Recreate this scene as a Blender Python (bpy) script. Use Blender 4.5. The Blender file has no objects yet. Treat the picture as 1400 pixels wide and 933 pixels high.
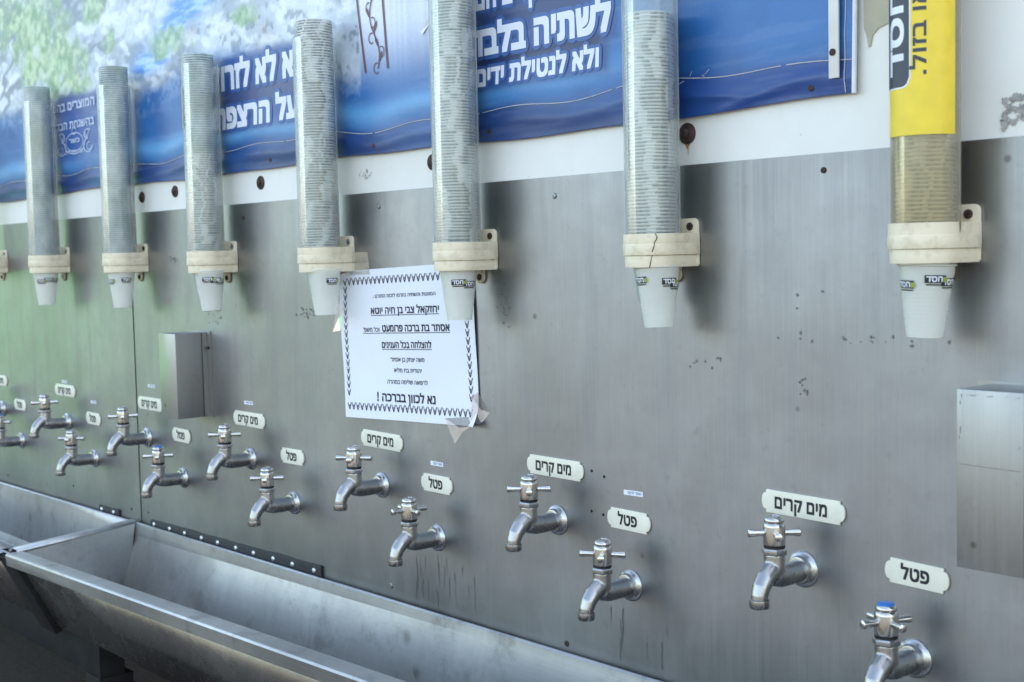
import bpy, bmesh, math, random
import numpy as np
from mathutils import Matrix, Vector
from mathutils.geometry import tessellate_polygon
S = bpy.context.scene
C = S.collection
random.seed(11)
RNG = np.random.default_rng(5)
R = math.radians

# ---------------------------------------------------------------- camera
cd = bpy.data.cameras.new('camera')
cam = bpy.data.objects.new('camera', cd)
C.objects.link(cam)
r_ = Vector((0.66166505, 0.74947872, -0.02193208))
u_ = Vector((-0.03514463, 0.06021876, 0.99756632))
d_ = Vector((-0.74897545, 0.65928397, -0.0661848))
m = Matrix((r_, u_, -d_)).transposed().to_4x4()
m.translation = (0, -1.04727, 1.45)
cam.matrix_world = m
cd.sensor_width = 36
cd.lens = 45.627
cd.clip_start = 0.02
cd.clip_end = 500
cd.dof.use_dof = True
cd.dof.focus_distance = 1.50
cd.dof.aperture_fstop = 11.0
S.camera = cam

# ---------------------------------------------------------------- sky, sun, exposure
SUN_EL, SUN_AZ = 44, 28        # the sun stands behind the kiosk wall, so its front is in open shade
w = bpy.data.worlds.new('World')
S.world = w
w.use_nodes = True
nt = w.node_tree
sky = nt.nodes.new('ShaderNodeTexSky')
sky.sky_type = 'NISHITA'
sky.sun_disc = False
sky.sun_elevation = R(SUN_EL)
sky.sun_rotation = R(SUN_AZ)
sky.air_density = 0.85
sky.dust_density = 3.0
sky.ozone_density = 0.55
haze_tint = nt.nodes.new('ShaderNodeMixRGB')          # a slightly milky, less blue sky
haze_tint.blend_type = 'MULTIPLY'
haze_tint.inputs[0].default_value = 1
haze_tint.inputs[2].default_value = (1.0, .93, .79, 1)
nt.links.new(sky.outputs[0], haze_tint.inputs[1])
nt.links.new(haze_tint.outputs[0], nt.nodes['Background'].inputs[0])
nt.nodes['Background'].inputs[1].default_value = 0.15
ld = bpy.data.lights.new('sun', 'SUN')
ld.energy = 3.2
ld.angle = R(0.6)
ld.color = (1.0, 0.95, 0.87)
sun = bpy.data.objects.new('sun', ld)
C.objects.link(sun)
sd = Vector((math.sin(R(SUN_AZ)) * math.cos(R(SUN_EL)), math.cos(R(SUN_AZ)) * math.cos(R(SUN_EL)), math.sin(R(SUN_EL))))
sun.rotation_euler = sd.to_track_quat('Z', 'Y').to_euler()
sun.location = (0, 0, 6)
S.view_settings.view_transform = 'Standard'
S.view_settings.look = 'None'
S.view_settings.gamma = 1
S.view_settings.exposure = 2.66
GZ = 0.25     # ground level

# ---------------------------------------------------------------- materials
class N:
    def __init__(s, name):
        s.m = bpy.data.materials.new(name)
        s.m.use_nodes = True
        s.t = s.m.node_tree
        s.b = s.t.nodes['Principled BSDF']
        s.out = s.t.nodes['Material Output']
    def n(s, kind, **kw):
        nd = s.t.nodes.new('ShaderNode' + kind)
        for k, v in kw.items():
            setattr(nd, k, v)
        return nd
    def l(s, a, b):
        s.t.links.new(a, b)
    def set(s, **kw):
        for k, v in kw.items():
            s.b.inputs[k.replace('_', ' ')].default_value = v
        return s
    def coord(s, kind='Object', scale=(1, 1, 1)):
        tc = s.n('TexCoord')
        mp = s.n('Mapping')
        mp.inputs['Scale'].default_value = scale
        s.l(tc.outputs[kind], mp.inputs[0])
        return mp.outputs[0]
    def noise(s, vec, scale=1, detail=3, rough=.55):
        nz = s.n('TexNoise')
        nz.inputs['Scale'].default_value = scale
        nz.inputs['Detail'].default_value = detail
        nz.inputs['Roughness'].default_value = rough
        if vec is not None:
            s.l(vec, nz.inputs['Vector'])
        return nz.outputs['Fac']
    def ramp(s, fac, stops):
        rp = s.n('ValToRGB')
        e = rp.color_ramp.elements
        while len(e) < len(stops):
            e.new(.5)
        for el, (p, c) in zip(e, stops):
            el.position = p
            el.color = (c, c, c, 1) if isinstance(c, (int, float)) else (*c, 1)
        s.l(fac, rp.inputs[0])
        return rp.outputs[0]
    def mix(s, fac, a, b, blend='MIX'):
        mx = s.n('MixRGB', blend_type=blend)
        for i, v in ((0, fac), (1, a), (2, b)):
            if isinstance(v, (int, float)):
                mx.inputs[i].default_value = v if i == 0 else (v, v, v, 1)
            elif isinstance(v, tuple):
                mx.inputs[i].default_value = (*v, 1)
            else:
                s.l(v, mx.inputs[i])
        return mx.outputs[0]
    def math(s, op, a, b=0.):
        mt = s.n('Math', operation=op)
        for i, v in ((0, a), (1, b)):
            if isinstance(v, (int, float)):
                mt.inputs[i].default_value = v
            else:
                s.l(v, mt.inputs[i])
        return mt.outputs[0]
    def bump(s, h, strength=.2, dist=.001):
        bp = s.n('Bump')
        bp.inputs['Strength'].default_value = strength
        bp.inputs['Distance'].default_value = dist
        s.l(h, bp.inputs['Height'])
        s.l(bp.outputs[0], s.b.inputs['Normal'])

def plain(name, col, rough=.5, metal=0., var=.12, scale=40, bump=0.):
    k = N(name)
    v = k.coord()
    f = k.noise(v, scale, 4)
    lo = tuple(c * (1 - var) for c in col)
    hi = tuple(min(1, c * (1 + var)) for c in col)
    k.l(k.ramp(f, [(.3, lo), (.7, hi)]), k.b.inputs['Base Color'])
    k.set(Roughness=rough, Metallic=metal)
    if bump:
        k.bump(f, bump, .0006)
    return k.m

def steel_mat(name, base=(.50, .505, .51), rough=.30, brush=(420, 420, 5), aniso=.55, wob_amp=14.):
    k = N(name)
    vb = k.coord('Object', brush)
    lines = k.noise(vb, 1, 2)
    vs = k.coord('Object', (26, 26, 2.2))
    streak = k.noise(vs, 1, 5, .6)
    v = k.coord()
    blot = k.noise(v, 3.2, 5, .6)
    fine = k.noise(v, 55, 4, .6)
    c = k.ramp(blot, [(.30, tuple(x * .72 for x in base)), (.68, tuple(min(1, x * 1.14) for x in base))])
    c = k.mix(k.ramp(streak, [(.48, 0.), (.76, .38)]), c, tuple(x * .62 for x in base))
    c = k.mix(k.ramp(fine, [(.60, 0.), (.72, .4)]), c, tuple(x * .6 for x in base))
    cloud = k.noise(v, 13, 6, .68)
    c = k.mix(k.ramp(cloud, [(.42, 0.), (.70, .55)]), c, tuple(x * .70 for x in base))
    grain = k.noise(k.coord('Object', (brush[0] * 2, brush[1] * 2, brush[2] * 1.5)), 1, 2)
    c = k.mix(k.ramp(grain, [(.42, 0.), (.62, .13)]), c, tuple(min(1, x * 1.25) for x in base))
    # small scuffs and specks of dirt
    vo = k.n('TexVoronoi')
    vo.inputs['Scale'].default_value = 17
    k.l(v, vo.inputs['Vector'])
    gate = k.math('GREATER_THAN', k.noise(v, 5.5, 2), .57 if aniso else .50)
    sp = k.math('MULTIPLY', k.ramp(vo.outputs['Distance'], [(.035, .75), (.075, 0.)] if aniso else [(.06, .6), (.22, 0.)]), gate)
    c = k.mix(sp, c, (.13, .12, .11))
    if not aniso:     # limescale and syrup stains in the troughs
        stain = k.noise(v, 16, 7, .72)
        c = k.mix(k.ramp(stain, [(.54, 0.), (.66, .40)]), c, (.17, .165, .155))
        c = k.mix(k.ramp(k.noise(v, 7, 6, .7), [(.52, 0.), (.68, .35)]), c, (.66, .65, .62))
    k.l(c, k.b.inputs['Base Color'])
    rr = k.math('ADD', k.math('MULTIPLY', lines, .16), k.math('ADD', k.math('MULTIPLY', blot, .12), rough - .12))
    rr = k.math('ADD', rr, k.math('MULTIPLY', k.ramp(streak, [(.5, 0.), (.75, 1.)]), .08))
    k.l(rr, k.b.inputs['Roughness'])
    k.set(Metallic=.93)
    if aniso:
        k.b.inputs['Anisotropic'].default_value = aniso
        cx = k.n('CombineXYZ')
        cx.inputs[2].default_value = 1
        k.l(cx.outputs[0], k.b.inputs['Tangent'])
    # sheet metal is never quite flat
    wob = k.noise(k.coord('Object', (2.2, 2.2, 3.0)), 1, 1)
    k.bump(k.math('ADD', k.math('MULTIPLY', wob, wob_amp), k.math('MULTIPLY', lines, .035 if aniso else .004)), .35, .001)
    return k.m

M = {}
M['steel'] = steel_mat('brushed_steel', (.345, .345, .347), .345)
M['trough'] = steel_mat('trough_steel', (.52, .52, .51), .40, (5, 420, 420), 0)
M['box_steel'] = steel_mat('box_steel', (.39, .395, .39), .30, (420, 420, 5), .4, 1.)
M['trough_front'] = steel_mat('trough_front_steel', (.38, .365, .34), .22, (60, 110, 110), 0)

def tap_mat(name, base, rough):
    k = N(name)
    v = k.coord('Object', (1, 1, 1))
    f = k.noise(v, 60, 4, .6)
    g = k.noise(v, 520, 3)
    c = k.ramp(f, [(.3, tuple(x * .80 for x in base)), (.65, base)])
    c = k.mix(k.ramp(g, [(.66, 0.), (.76, .30)]), c, (.36, .36, .35))
    k.l(c, k.b.inputs['Base Color'])
    k.l(k.math('ADD', k.math('MULTIPLY', f, .20), rough - .10), k.b.inputs['Roughness'])
    k.set(Metallic=1.)
    k.bump(f, .05, .0006)
    return k.m
M['tap_body'] = tap_mat('tap_cast_metal', (.40, .395, .385), .28)
M['chrome'] = tap_mat('tap_worn_chrome', (.54, .535, .525), .27)
M['hub'] = tap_mat('tap_handle_metal', (.62, .60, .56), .20)
M['blue_cap'] = plain('blue_cap_plastic', (.02, .16, .50), .35)
M['black_seal'] = plain('black_seal', (.012, .012, .012), .5)

# white painted panel above the steel
k = N('cream_paint')
v = k.coord()
f = k.noise(v, 2.5, 6, .62)
c = k.ramp(f, [(.3, (.72, .69, .62)), (.6, (.84, .82, .765))])
st = k.noise(k.coord('Object', (30, 30, 3)), 1, 5)
c = k.mix(k.ramp(st, [(.58, 0.), (.8, .3)]), c, (.52, .48, .41))
g = k.noise(v, 60, 5, .7)
c = k.mix(k.ramp(g, [(.67, 0.), (.73, .5)]), c, (.42, .40, .36))
k.l(c, k.b.inputs['Base Color'])
k.set(Roughness=.42)
k.bump(k.noise(v, 9, 2), .25, .002)
M['cream'] = k.m

k = N('collar_plastic')
v = k.coord()
f = k.noise(v, 45, 5, .62)
c = k.ramp(f, [(.28, (.54, .44, .29)), (.5, (.80, .70, .51))])
g = k.noise(k.coord('Object', (25, 25, 160)), 1, 4)
c = k.mix(k.ramp(g, [(.6, 0.), (.75, .35)]), c, (.40, .34, .25))
k.l(c, k.b.inputs['Base Color'])
k.set(Roughness=.42)
k.b.inputs['Subsurface Weight'].default_value = .08
k.b.inputs['Subsurface Radius'].default_value = (.004, .003, .002)
M['collar'] = k.m
M['crack'] = plain('dark_crack', (.035, .03, .025), .8)

def clear_tube(name, tint, haze, hazecol, edge_w=.78, shine=.5):
    k = N(name)
    lw = k.n('LayerWeight')
    lw.inputs['Blend'].default_value = .35
    tr = k.n('BsdfTransparent')
    tr.inputs[0].default_value = (*tint, 1)
    gl = k.n('BsdfGlossy')
    gl.inputs['Roughness'].default_value = .05
    df = k.n('BsdfDiffuse')
    df.inputs[0].default_value = (*hazecol, 1)
    tl = k.n('BsdfTranslucent')
    tl.inputs[0].default_value = (*hazecol, 1)
    m0 = k.n('MixShader')
    m0.inputs[0].default_value = .45
    k.l(df.outputs[0], m0.inputs[1]); k.l(tl.outputs[0], m0.inputs[2])
    m1 = k.n('MixShader')
    grime = k.noise(k.coord('Object', (40, 40, 12)), 1, 4)
    edge = k.math('POWER', lw.outputs['Facing'], 2.2)  # pale diffuse towards the silhouette, a painted stand-in for the bright edge highlight
    hz = k.math('ADD', k.math('MULTIPLY', edge, edge_w), k.math('MULTIPLY', grime, haze))
    k.l(hz, m1.inputs[0])
    k.l(tr.outputs[0], m1.inputs[1]); k.l(m0.outputs[0], m1.inputs[2])
    m2 = k.n('MixShader')
    fr = k.math('MULTIPLY', lw.outputs['Fresnel'], shine)
    k.l(fr, m2.inputs[0])
    k.l(m1.outputs[0], m2.inputs[1]); k.l(gl.outputs[0], m2.inputs[2])
    k.l(m2.outputs[0], k.out.inputs[0])
    return k.m
M['tube'] = clear_tube('clear_tube', (.985, .99, .985), .16, (.85, .89, .89))
M['tube_yellowed'] = clear_tube('yellowed_tube', (.95, .92, .83), .30, (.68, .64, .52))
M['tape'] = clear_tube('clear_tape', (.975, .975, .975), .06, (.75, .75, .75), .04, .6)

def cup_mat(name, base, prints):
    k = N(name)
    tc = k.n('TexCoord')
    sx = k.n('SeparateXYZ')
    k.l(tc.outputs['Object'], sx.inputs[0])
    ang = k.math('ARCTAN2', sx.outputs[1], sx.outputs[0])
    cv = k.n('CombineXYZ')
    k.l(k.math('COSINE', ang), cv.inputs[0]); k.l(k.math('SINE', ang), cv.inputs[1])
    oi = k.n('ObjectInfo')
    k.l(k.math('MULTIPLY', oi.outputs['Random'], .05), cv.inputs[2])
    f = k.noise(cv.outputs[0], 1.1, 1.5, .5)
    f2 = k.noise(cv.outputs[0], 5, 1)
    dark = k.ramp(f, [(.47, 0.), (.50, prints)])
    zlow = k.math('LESS_THAN', sx.outputs[2], -.0009)
    dark = k.math('MULTIPLY', dark, k.math('ADD', k.math('MULTIPLY', zlow, .85), .15))  # print shows below the rim; its spread also darkens the gaps as painted shade
    dark = k.math('MULTIPLY', dark, k.ramp(f2, [(.35, .65), (.6, 1.)]))
    col = k.mix(dark, base, (.17, .21, .20))
    ylw = k.ramp(k.noise(cv.outputs[0], 2.3, 1), [(.62, 0.), (.68, .3)])
    col = k.mix(ylw, col, (.55, .52, .22))
    df = k.n('BsdfPrincipled')
    k.l(col, df.inputs['Base Color'])
    df.inputs['Roughness'].default_value = .28
    tl = k.n('BsdfTranslucent')
    k.l(col, tl.inputs[0])
    mx = k.n('MixShader')
    mx.inputs[0].default_value = .30 if prints else .38
    k.l(df.outputs[0], mx.inputs[1]); k.l(tl.outputs[0], mx.inputs[2])
    last = mx
    if not prints:        # the hanging cups are thin and let the wall show through a little
        tr = k.n('BsdfTransparent')
        last = k.n('MixShader')
        last.inputs[0].default_value = .14
        k.l(mx.outputs[0], last.inputs[1]); k.l(tr.outputs[0], last.inputs[2])
    k.l(last.outputs[0], k.out.inputs[0])
    return k.m
M['cup'] = cup_mat('printed_cup_plastic', (.92, .94, .90), .80)
M['cup_plain'] = cup_mat('frosted_cup_plastic', (.95, .95, .87), 0.)
M['cup_yellowed'] = cup_mat('yellowed_cup_plastic', (.86, .82, .68), .6)

M['plate'] = plain('cream_enamel', (.78, .74, .61), .3, 0, .06, 60)
M['ink'] = plain('black_ink', (.012, .013, .022), .5, 0, .1)
M['print_ink'] = plain('printer_ink', (.02, .02, .035), .7, 0, .1)
M['paper'] = plain('white_paper', (.80, .81, .86), .75, 0, .02, 12)
M['sticker'] = plain('small_white_sticker', (.78, .80, .86), .5, 0, .03)
M['sticker_ink'] = plain('sticker_ink', (.10, .12, .25), .6)
M['banner_white'] = plain('banner_white_print', (.74, .76, .82), .42, 0, .03)
M['banner_blue'] = plain('banner_outline_blue', (.045, .115, .33), .38, 0, .08)
M['emblem'] = plain('banner_emblem_print', (.50, .57, .72), .45, 0, .03)
M['ornament'] = plain('banner_ornament_brown', (.17, .085, .085), .5, 0, .1)
M['thread'] = plain('pale_thread', (.62, .60, .58), .8)
M['piping'] = plain('banner_edge_piping', (.78, .80, .85), .5)
M['alu'] = plain('aluminium_strip', (.66, .645, .62), .45, .35, .06, 30)
M['rust'] = plain('rusty_iron', (.060, .036, .027), .75, .2, .5, 160, .4)
M['rust_stain'] = plain('rust_stain', (.45, .22, .08), .7, 0, .25, 90)
M['box_rust'] = plain('thin_rust_lines', (.22, .18, .155), .8, 0, .3, 200)
M['zinc'] = plain('zinc_screw', (.30, .30, .31), .4, .8, .3, 300)
M['rivet'] = plain('bright_rivet', (.70, .71, .72), .30, .9, .15, 300)
M['hole'] = plain('dark_hole', (.008, .008, .008), .9)
M['rubber'] = plain('black_rubber', (.018, .020, .024), .55, 0, .3, 60, .2)
M['dark_iron'] = plain('dark_painted_iron', (.016, .017, .018), .65, 0, .3, 30, .2)
M['dark_iron'].node_tree.nodes['Principled BSDF'].inputs['Specular IOR Level'].default_value = .15
M['old_glue'] = plain('old_glue_patch', (.47, .43, .32), .75, 0, .12, 25)
M['peel'] = plain('peeled_grey', (.36, .345, .32), .8, 0, .3, 120, .3)
M['smudge'] = plain('dirt_smudge', (.22, .215, .21), .55, .75, .3, 120)
M['drip'] = plain('dried_drip', (.262, .262, .265), .42, .9, .2, 90)
M['yellow'] = plain('yellow_label', (.82, .60, .035), .35, 0, .06, 60)
M['label_black'] = plain('label_black', (.035, .045, .06), .4)
M['label_white'] = plain('label_white', (.80, .81, .84), .4)
M['cup_black'] = plain('cup_logo_black', (.02, .025, .03), .4)
M['cup_green'] = plain('cup_logo_green', (.30, .36, .06), .45)
M['bark'] = plain('bark', (.09, .065, .045), .9, 0, .3, 8, .4)
M['leaf'] = plain('leaves', (.055, .105, .028), .6, 0, .5, 1.5)

k = N('asphalt')
v = k.coord()
f = k.noise(v, 75, 4, .85)
g = k.noise(v, 1.4, 5)
c = k.ramp(f, [(.3, (.032, .027, .022)), (.60, (.092, .079, .066)), (.75, (.20, .175, .15))])
c = k.mix(k.ramp(g, [(.35, .0), (.7, .45)]), c, (.078, .067, .056))
k.l(c, k.b.inputs['Base Color'])
k.set(Roughness=.9)
k.bump(f, .5, .006)
M['asphalt'] = k.m
k = N('plaza_paving')
v = k.coord()
br = k.n('TexBrick')
br.inputs['Scale'].default_value = 1.6
br.inputs['Color1'].default_value = (.066, .074, .076, 1)
br.inputs['Color2'].default_value = (.056, .063, .066, 1)
br.inputs['Mortar'].default_value = (.045, .043, .04, 1)
br.inputs['Mortar Size'].default_value = .012
k.l(v, br.inputs['Vector'])
c = k.mix(k.ramp(k.noise(v, .5, 5), [(.3, 0.), (.7, .6)]), br.outputs[0], (.060, .058, .056))
k.l(c, k.b.inputs['Base Color'])
k.set(Roughness=.85)
M['paving'] = k.m
k = N('lawn_grass')
v = k.coord()
f = k.noise(v, .22, 6, .7)
c = k.ramp(f, [(.34, (.030, .14, .050)), (.46, (.030, .27, .070)), (.66, (.060, .38, .110))])
k.l(c, k.b.inputs['Base Color'])
k.set(Roughness=.8)
M['lawn'] = k.m

# ---------------------------------------------------------------- mesh helpers
class MB:
    def __init__(s):
        s.v = []; s.f = []
    def add(s, vs, fs):
        o = len(s.v)
        s.v += [tuple(p) for p in vs]
        s.f += [tuple(i + o for i in f) for f in fs]
        return s
    def box(s, x0, x1, y0, y1, z0, z1):
        vs = [(x, y, z) for x in (x0, x1) for y in (y0, y1) for z in (z0, z1)]
        return s.add(vs, [(0, 1, 3, 2), (4, 6, 7, 5), (0, 4, 5, 1), (2, 3, 7, 6), (0, 2, 6, 4), (1, 5, 7, 3)])
    def lathe(s, prof, n=32, c=(0, 0, 0), axis='z', cap=True, a0=0.):
        c = np.array(c, float)
        vs = []; fs = []
        for (r, h) in prof:
            for i in range(n):
                a = a0 + 2 * math.pi * i / n
                x, y = r * math.cos(a), r * math.sin(a)
                p = {'z': (x, y, h), 'y': (x, -h, y), 'x': (h, x, y)}[axis]     # 'y': height runs out of the wall (-Y)
                vs.append(c + np.array(p))
        for j in range(len(prof) - 1):
            for i in range(n):
                a, b = j * n + i, j * n + (i + 1) % n
                fs.append((a, b, b + n, a + n))
        if cap:
            fs.append(tuple(range(n - 1, -1, -1)))
            fs.append(tuple((len(prof) - 1) * n + i for i in range(n)))
        return s.add(vs, fs)
    def tube(s, path, radii, n=16, cap=True):
        P = [Vector(p) for p in path]
        if isinstance(radii, (int, float)):
            radii = [radii] * len(P)
        up = Vector((1, 0, 0)) if abs((P[1] - P[0]).normalized().x) < .9 else Vector((0, 0, 1))
        vs = []; fs = []
        for i, p in enumerate(P):
            t = (P[min(i + 1, len(P) - 1)] - P[max(i - 1, 0)]).normalized()
            a = (up - t * up.dot(t)).normalized()
            b = t.cross(a)
            for q in range(n):
                an = 2 * math.pi * q / n
                vs.append(p + (a * math.cos(an) + b * math.sin(an)) * radii[i])
        for j in range(len(P) - 1):
            for i in range(n):
                a, b = j * n + i, j * n + (i + 1) % n
                fs.append((a, b, b + n, a + n))
        if cap:
            fs.append(tuple(range(n - 1, -1, -1)))
            fs.append(tuple((len(P) - 1) * n + i for i in range(n)))
        return s.add(vs, fs)
    def prism(s, outline, y0, y1):
        """outline in (x,z); y0 the wall side, y1 the front"""
        n = len(outline)
        vs = [(x, y0, z) for x, z in outline] + [(x, y1, z) for x, z in outline]
        fs = [tuple(range(n)), tuple(range(2 * n - 1, n - 1, -1))]
        fs += [(i, (i + 1) % n, (i + 1) % n + n, i + n) for i in range(n)]
        return s.add(vs, fs)
    def sheet(s, outline, y):
        return s.add([(x, y, z) for x, z in outline], [tuple(range(len(outline)))])
    def build(s, name, mat, parent=None, smooth=40, bevel=0., loc=None, seg=2):
        me = bpy.data.meshes.new(name)
        me.from_pydata(s.v, [], s.f)
        bm = bmesh.new(); bm.from_mesh(me)
        bmesh.ops.recalc_face_normals(bm, faces=bm.faces)
        if bevel:
            es = [e for e in bm.edges if len(e.link_faces) == 2 and e.calc_face_angle(0) > R(35)]
            bmesh.ops.bevel(bm, geom=es, offset=bevel, segments=seg, affect='EDGES', profile=.6, clamp_overlap=True)
        bm.to_mesh(me); bm.free()
        return link(name, me, mat, parent, smooth, loc)

def link(name, me, mat, parent=None, smooth=40, loc=None):
    if smooth:
        me.polygons.foreach_set('use_smooth', [True] * len(me.polygons))
        me.set_sharp_from_angle(angle=R(smooth))
    if mat is not None:
        me.materials.clear()
        me.materials.append(M[mat] if isinstance(mat, str) else mat)
    o = bpy.data.objects.new(name, me)
    C.objects.link(o)
    if parent is not None:
        o.parent = parent
    if loc is not None:
        o.location = loc
    return o

def tag(o, label, cat, group=None, kind=None):
    if label: o['label'] = label
    if cat: o['category'] = cat
    if group: o['group'] = group
    if kind: o['kind'] = kind
    return o

def empty(name, loc, label, cat, group=None, rz=0.):
    o = bpy.data.objects.new(name, None)
    o.empty_display_size = .03
    C.objects.link(o)
    o.location = loc
    o.rotation_euler = (0, 0, rz)
    return tag(o, label, cat, group)

def copy_tree(o, parent=None):
    c = o.copy()
    C.objects.link(c)
    if parent is not None:
        c.parent = parent
        c.matrix_parent_inverse = o.matrix_parent_inverse
    for ch in list(o.children):
        copy_tree(ch, c)
    return c

# lettering: visual order is left to right, so Hebrew strings are reversed
def text_geo(s, bold=0., spread=0.):
    cu = bpy.data.curves.new('lettering', 'FONT')
    cu.body = s[::-1]
    cu.resolution_u = 4
    cu.fill_mode = 'NONE'
    cu.space_character = 1 + 1.1 * min(bold, .05)
    cu.space_word = 1 - min(bold, .05) * 1.5
    o = bpy.data.objects.new('lettering', cu)
    C.objects.link(o)
    dg = bpy.context.evaluated_depsgraph_get()
    dg.update()
    me = bpy.data.meshes.new_from_object(o.evaluated_get(dg))
    bpy.data.objects.remove(o)
    v = np.array([x.co[:] for x in me.vertices]) if len(me.vertices) else np.zeros((0, 3))
    # fill each contour by itself: letters drawn with overlapping strokes confuse the curve filler
    adj = {}
    for e in me.edges:
        adj.setdefault(e.vertices[0], []).append(e.vertices[1])
        adj.setdefault(e.vertices[1], []).append(e.vertices[0])
    seen, loops = set(), []
    for i0 in adj:
        if i0 in seen:
            continue
        lp = [i0]; seen.add(i0)
        while True:
            nx_ = [q for q in adj[lp[-1]] if q not in seen]
            if not nx_:
                break
            seen.add(nx_[0]); lp.append(nx_[0])
        if len(lp) > 2:
            loops.append(lp)
    def inside(p, lp):
        c_ = False
        for i in range(len(lp)):
            a, b_ = v[lp[i]], v[lp[i - 1]]
            if (a[1] > p[1]) != (b_[1] > p[1]) and p[0] < (b_[0] - a[0]) * (p[1] - a[1]) / (b_[1] - a[1]) + a[0]:
                c_ = not c_
        return c_
    # a contour wholly inside another one is a hole (the counter of a closed letter)
    hole_of = {}
    for i, lp in enumerate(loops):
        for j, lq in enumerate(loops):
            if i != j and all(inside(v[q], lq) for q in lp):
                hole_of[i] = j
    f = []
    for j, lq in enumerate(loops):
        if j in hole_of:
            continue
        grp = [lq] + [loops[i] for i in hole_of if hole_of[i] == j]
        flat = [q for g_ in grp for q in g_]
        for t in tessellate_polygon([[Vector(v[q]) for q in g_] for g_ in grp]):
            a, b_, c_ = (flat[q] for q in t)
            ar = (v[b_][0] - v[a][0]) * (v[c_][1] - v[a][1]) - (v[c_][0] - v[a][0]) * (v[b_][1] - v[a][1])
            f.append((a, b_, c_) if ar > 0 else (a, c_, b_))
        v[flat, 2] = (j % 4) * .7e-6
    bpy.data.meshes.remove(me)
    if spread:
        bold = spread
    if bold and len(v):
        # a heavier weight: the same letter repeated round a small circle, each copy a hair proud of the last
        vs, fs = [], []
        n = 16 if spread else 8
        for i in range(n + 1):
            a = 2 * math.pi * i / n
            k_ = 0 if i == n else bold
            q = v.copy()
            qx, qy = math.cos(a), math.sin(a)
            if n == 8:      # square pen keeps the corners crisp
                qx, qy = round(qx * 1.2), round(qy * 1.2)
            q[:, 0] += k_ * qx; q[:, 1] += k_ * qy; q[:, 2] += i * 3e-6
            fs += [tuple(j + len(v) * i for j in p) for p in f]
            vs.append(q)
        v, f = np.concatenate(vs), fs
    return v, f
LETTER_H = None
def letter_h():
    global LETTER_H
    if LETTER_H is None:
        v, _ = text_geo('ם')
        LETTER_H = v[:, 1].max()
    return LETTER_H

def lay_text(s, x0, x1, zbase, h, bold=.02, y=0., warp=None, spread=0.):
    """flat letters between x0 and x1 with square letters h high; returns verts (x,y,z), faces"""
    v, f = text_geo(s, bold)
    rv = v
    if spread:
        v, f = text_geo(s, bold, spread)
    a, b = rv[:, 0].min(), rv[:, 0].max()
    k = (x1 - x0) / (b - a)
    X = x0 + (v[:, 0] - a) * k
    Z = zbase + v[:, 1] * h / letter_h()
    V = np.stack([X, y - v[:, 2], Z], 1)
    if warp is not None:
        V = warp(V)
    return V, f

# ---------------------------------------------------------------- ground, lawn
g = MB(); g.add([(-160, -160, GZ), (160, -160, GZ), (160, 60, GZ), (-160, 60, GZ)], [(0, 1, 2, 3)])
tag(g.build('ground', 'asphalt', smooth=0), None, None, kind='structure')
g = MB(); g.add([(-120, -120, GZ + .004), (60, -120, GZ + .004), (60, -4.2, GZ + .004), (-120, -4.2, GZ + .004)], [(0, 1, 2, 3)])
tag(g.build('plaza', 'paving', smooth=0), None, None, kind='structure')
g = MB(); g.add([(-12.5, -2.3, GZ + .010), (-110, -2.3, GZ + .010), (-110, -62, GZ + .010), (-30, -16.5, GZ + .010), (-15.5, -7.6, GZ + .010)], [(4, 3, 2, 1, 0)])
tag(g.build('lawn', 'lawn', smooth=0), None, None, kind='structure')

def tree(x, y, h, label):
    t = empty('shade_tree', (x, y, GZ), label, 'tree', 'shade trees on the lawn')
    b = MB()
    b.tube([(0, 0, 0), (.05, .03, h * .25), (-.04, .06, h * .5), (.06, -.03, h * .8)], [.2, .15, .12, .04], 10)
    for i in range(6):
        a = i * 1.05
        z0 = h * (.4 + .05 * i)
        b.tube([(0, 0, z0), (math.cos(a) * h * .12, math.sin(a) * h * .12, z0 + h * .1), (math.cos(a) * h * .25, math.sin(a) * h * .25, z0 + h * .17)], [.07, .05, .02], 6)
    b.build('trunk', 'bark', t)
    b = MB()
    cl = [(random.gauss(0, h * .17), random.gauss(0, h * .17), h * random.uniform(.5, .95)) for _ in range(26)]
    for c in cl:
        for _ in range(70):
            p = Vector(c) + Vector((random.gauss(0, 1), random.gauss(0, 1), random.gauss(0, .8))) * h * .065
            n = Vector((random.gauss(0, 1), random.gauss(0, 1), random.gauss(0, 1))).normalized()
            a = n.orthogonal().normalized() * .16
            bb = n.cross(a) * .7
            b.add([p - a, p + bb, p + a, p - bb], [(0, 1, 2, 3)])
    b.build('crown', 'leaf', t, smooth=0)
tree(-27, -9.5, 6.0, 'leafy tree whose green shows in the steel behind the leftmost taps')
tree(-41, -12, 7.5, 'taller leafy tree mirrored as green haze at the left end of the steel')
tree(-19, -4.6, 5.0, 'small leafy tree nearest the wall mirrored beside the panel seam')

# ---------------------------------------------------------------- kiosk wall and steel cladding
ZT = 1.540          # upper edge of the steel
ZB = .76
wl = MB().box(-8, 3, .0025, 2.3, .76, 3.05)
wl.box(-8, 3, 1.3, 2.3, GZ, .7599)
kiosk = tag(wl.build('kiosk_wall', 'cream', smooth=0), 'cream painted wall showing as a band between the blue banner and the steel', 'wall')

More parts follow.
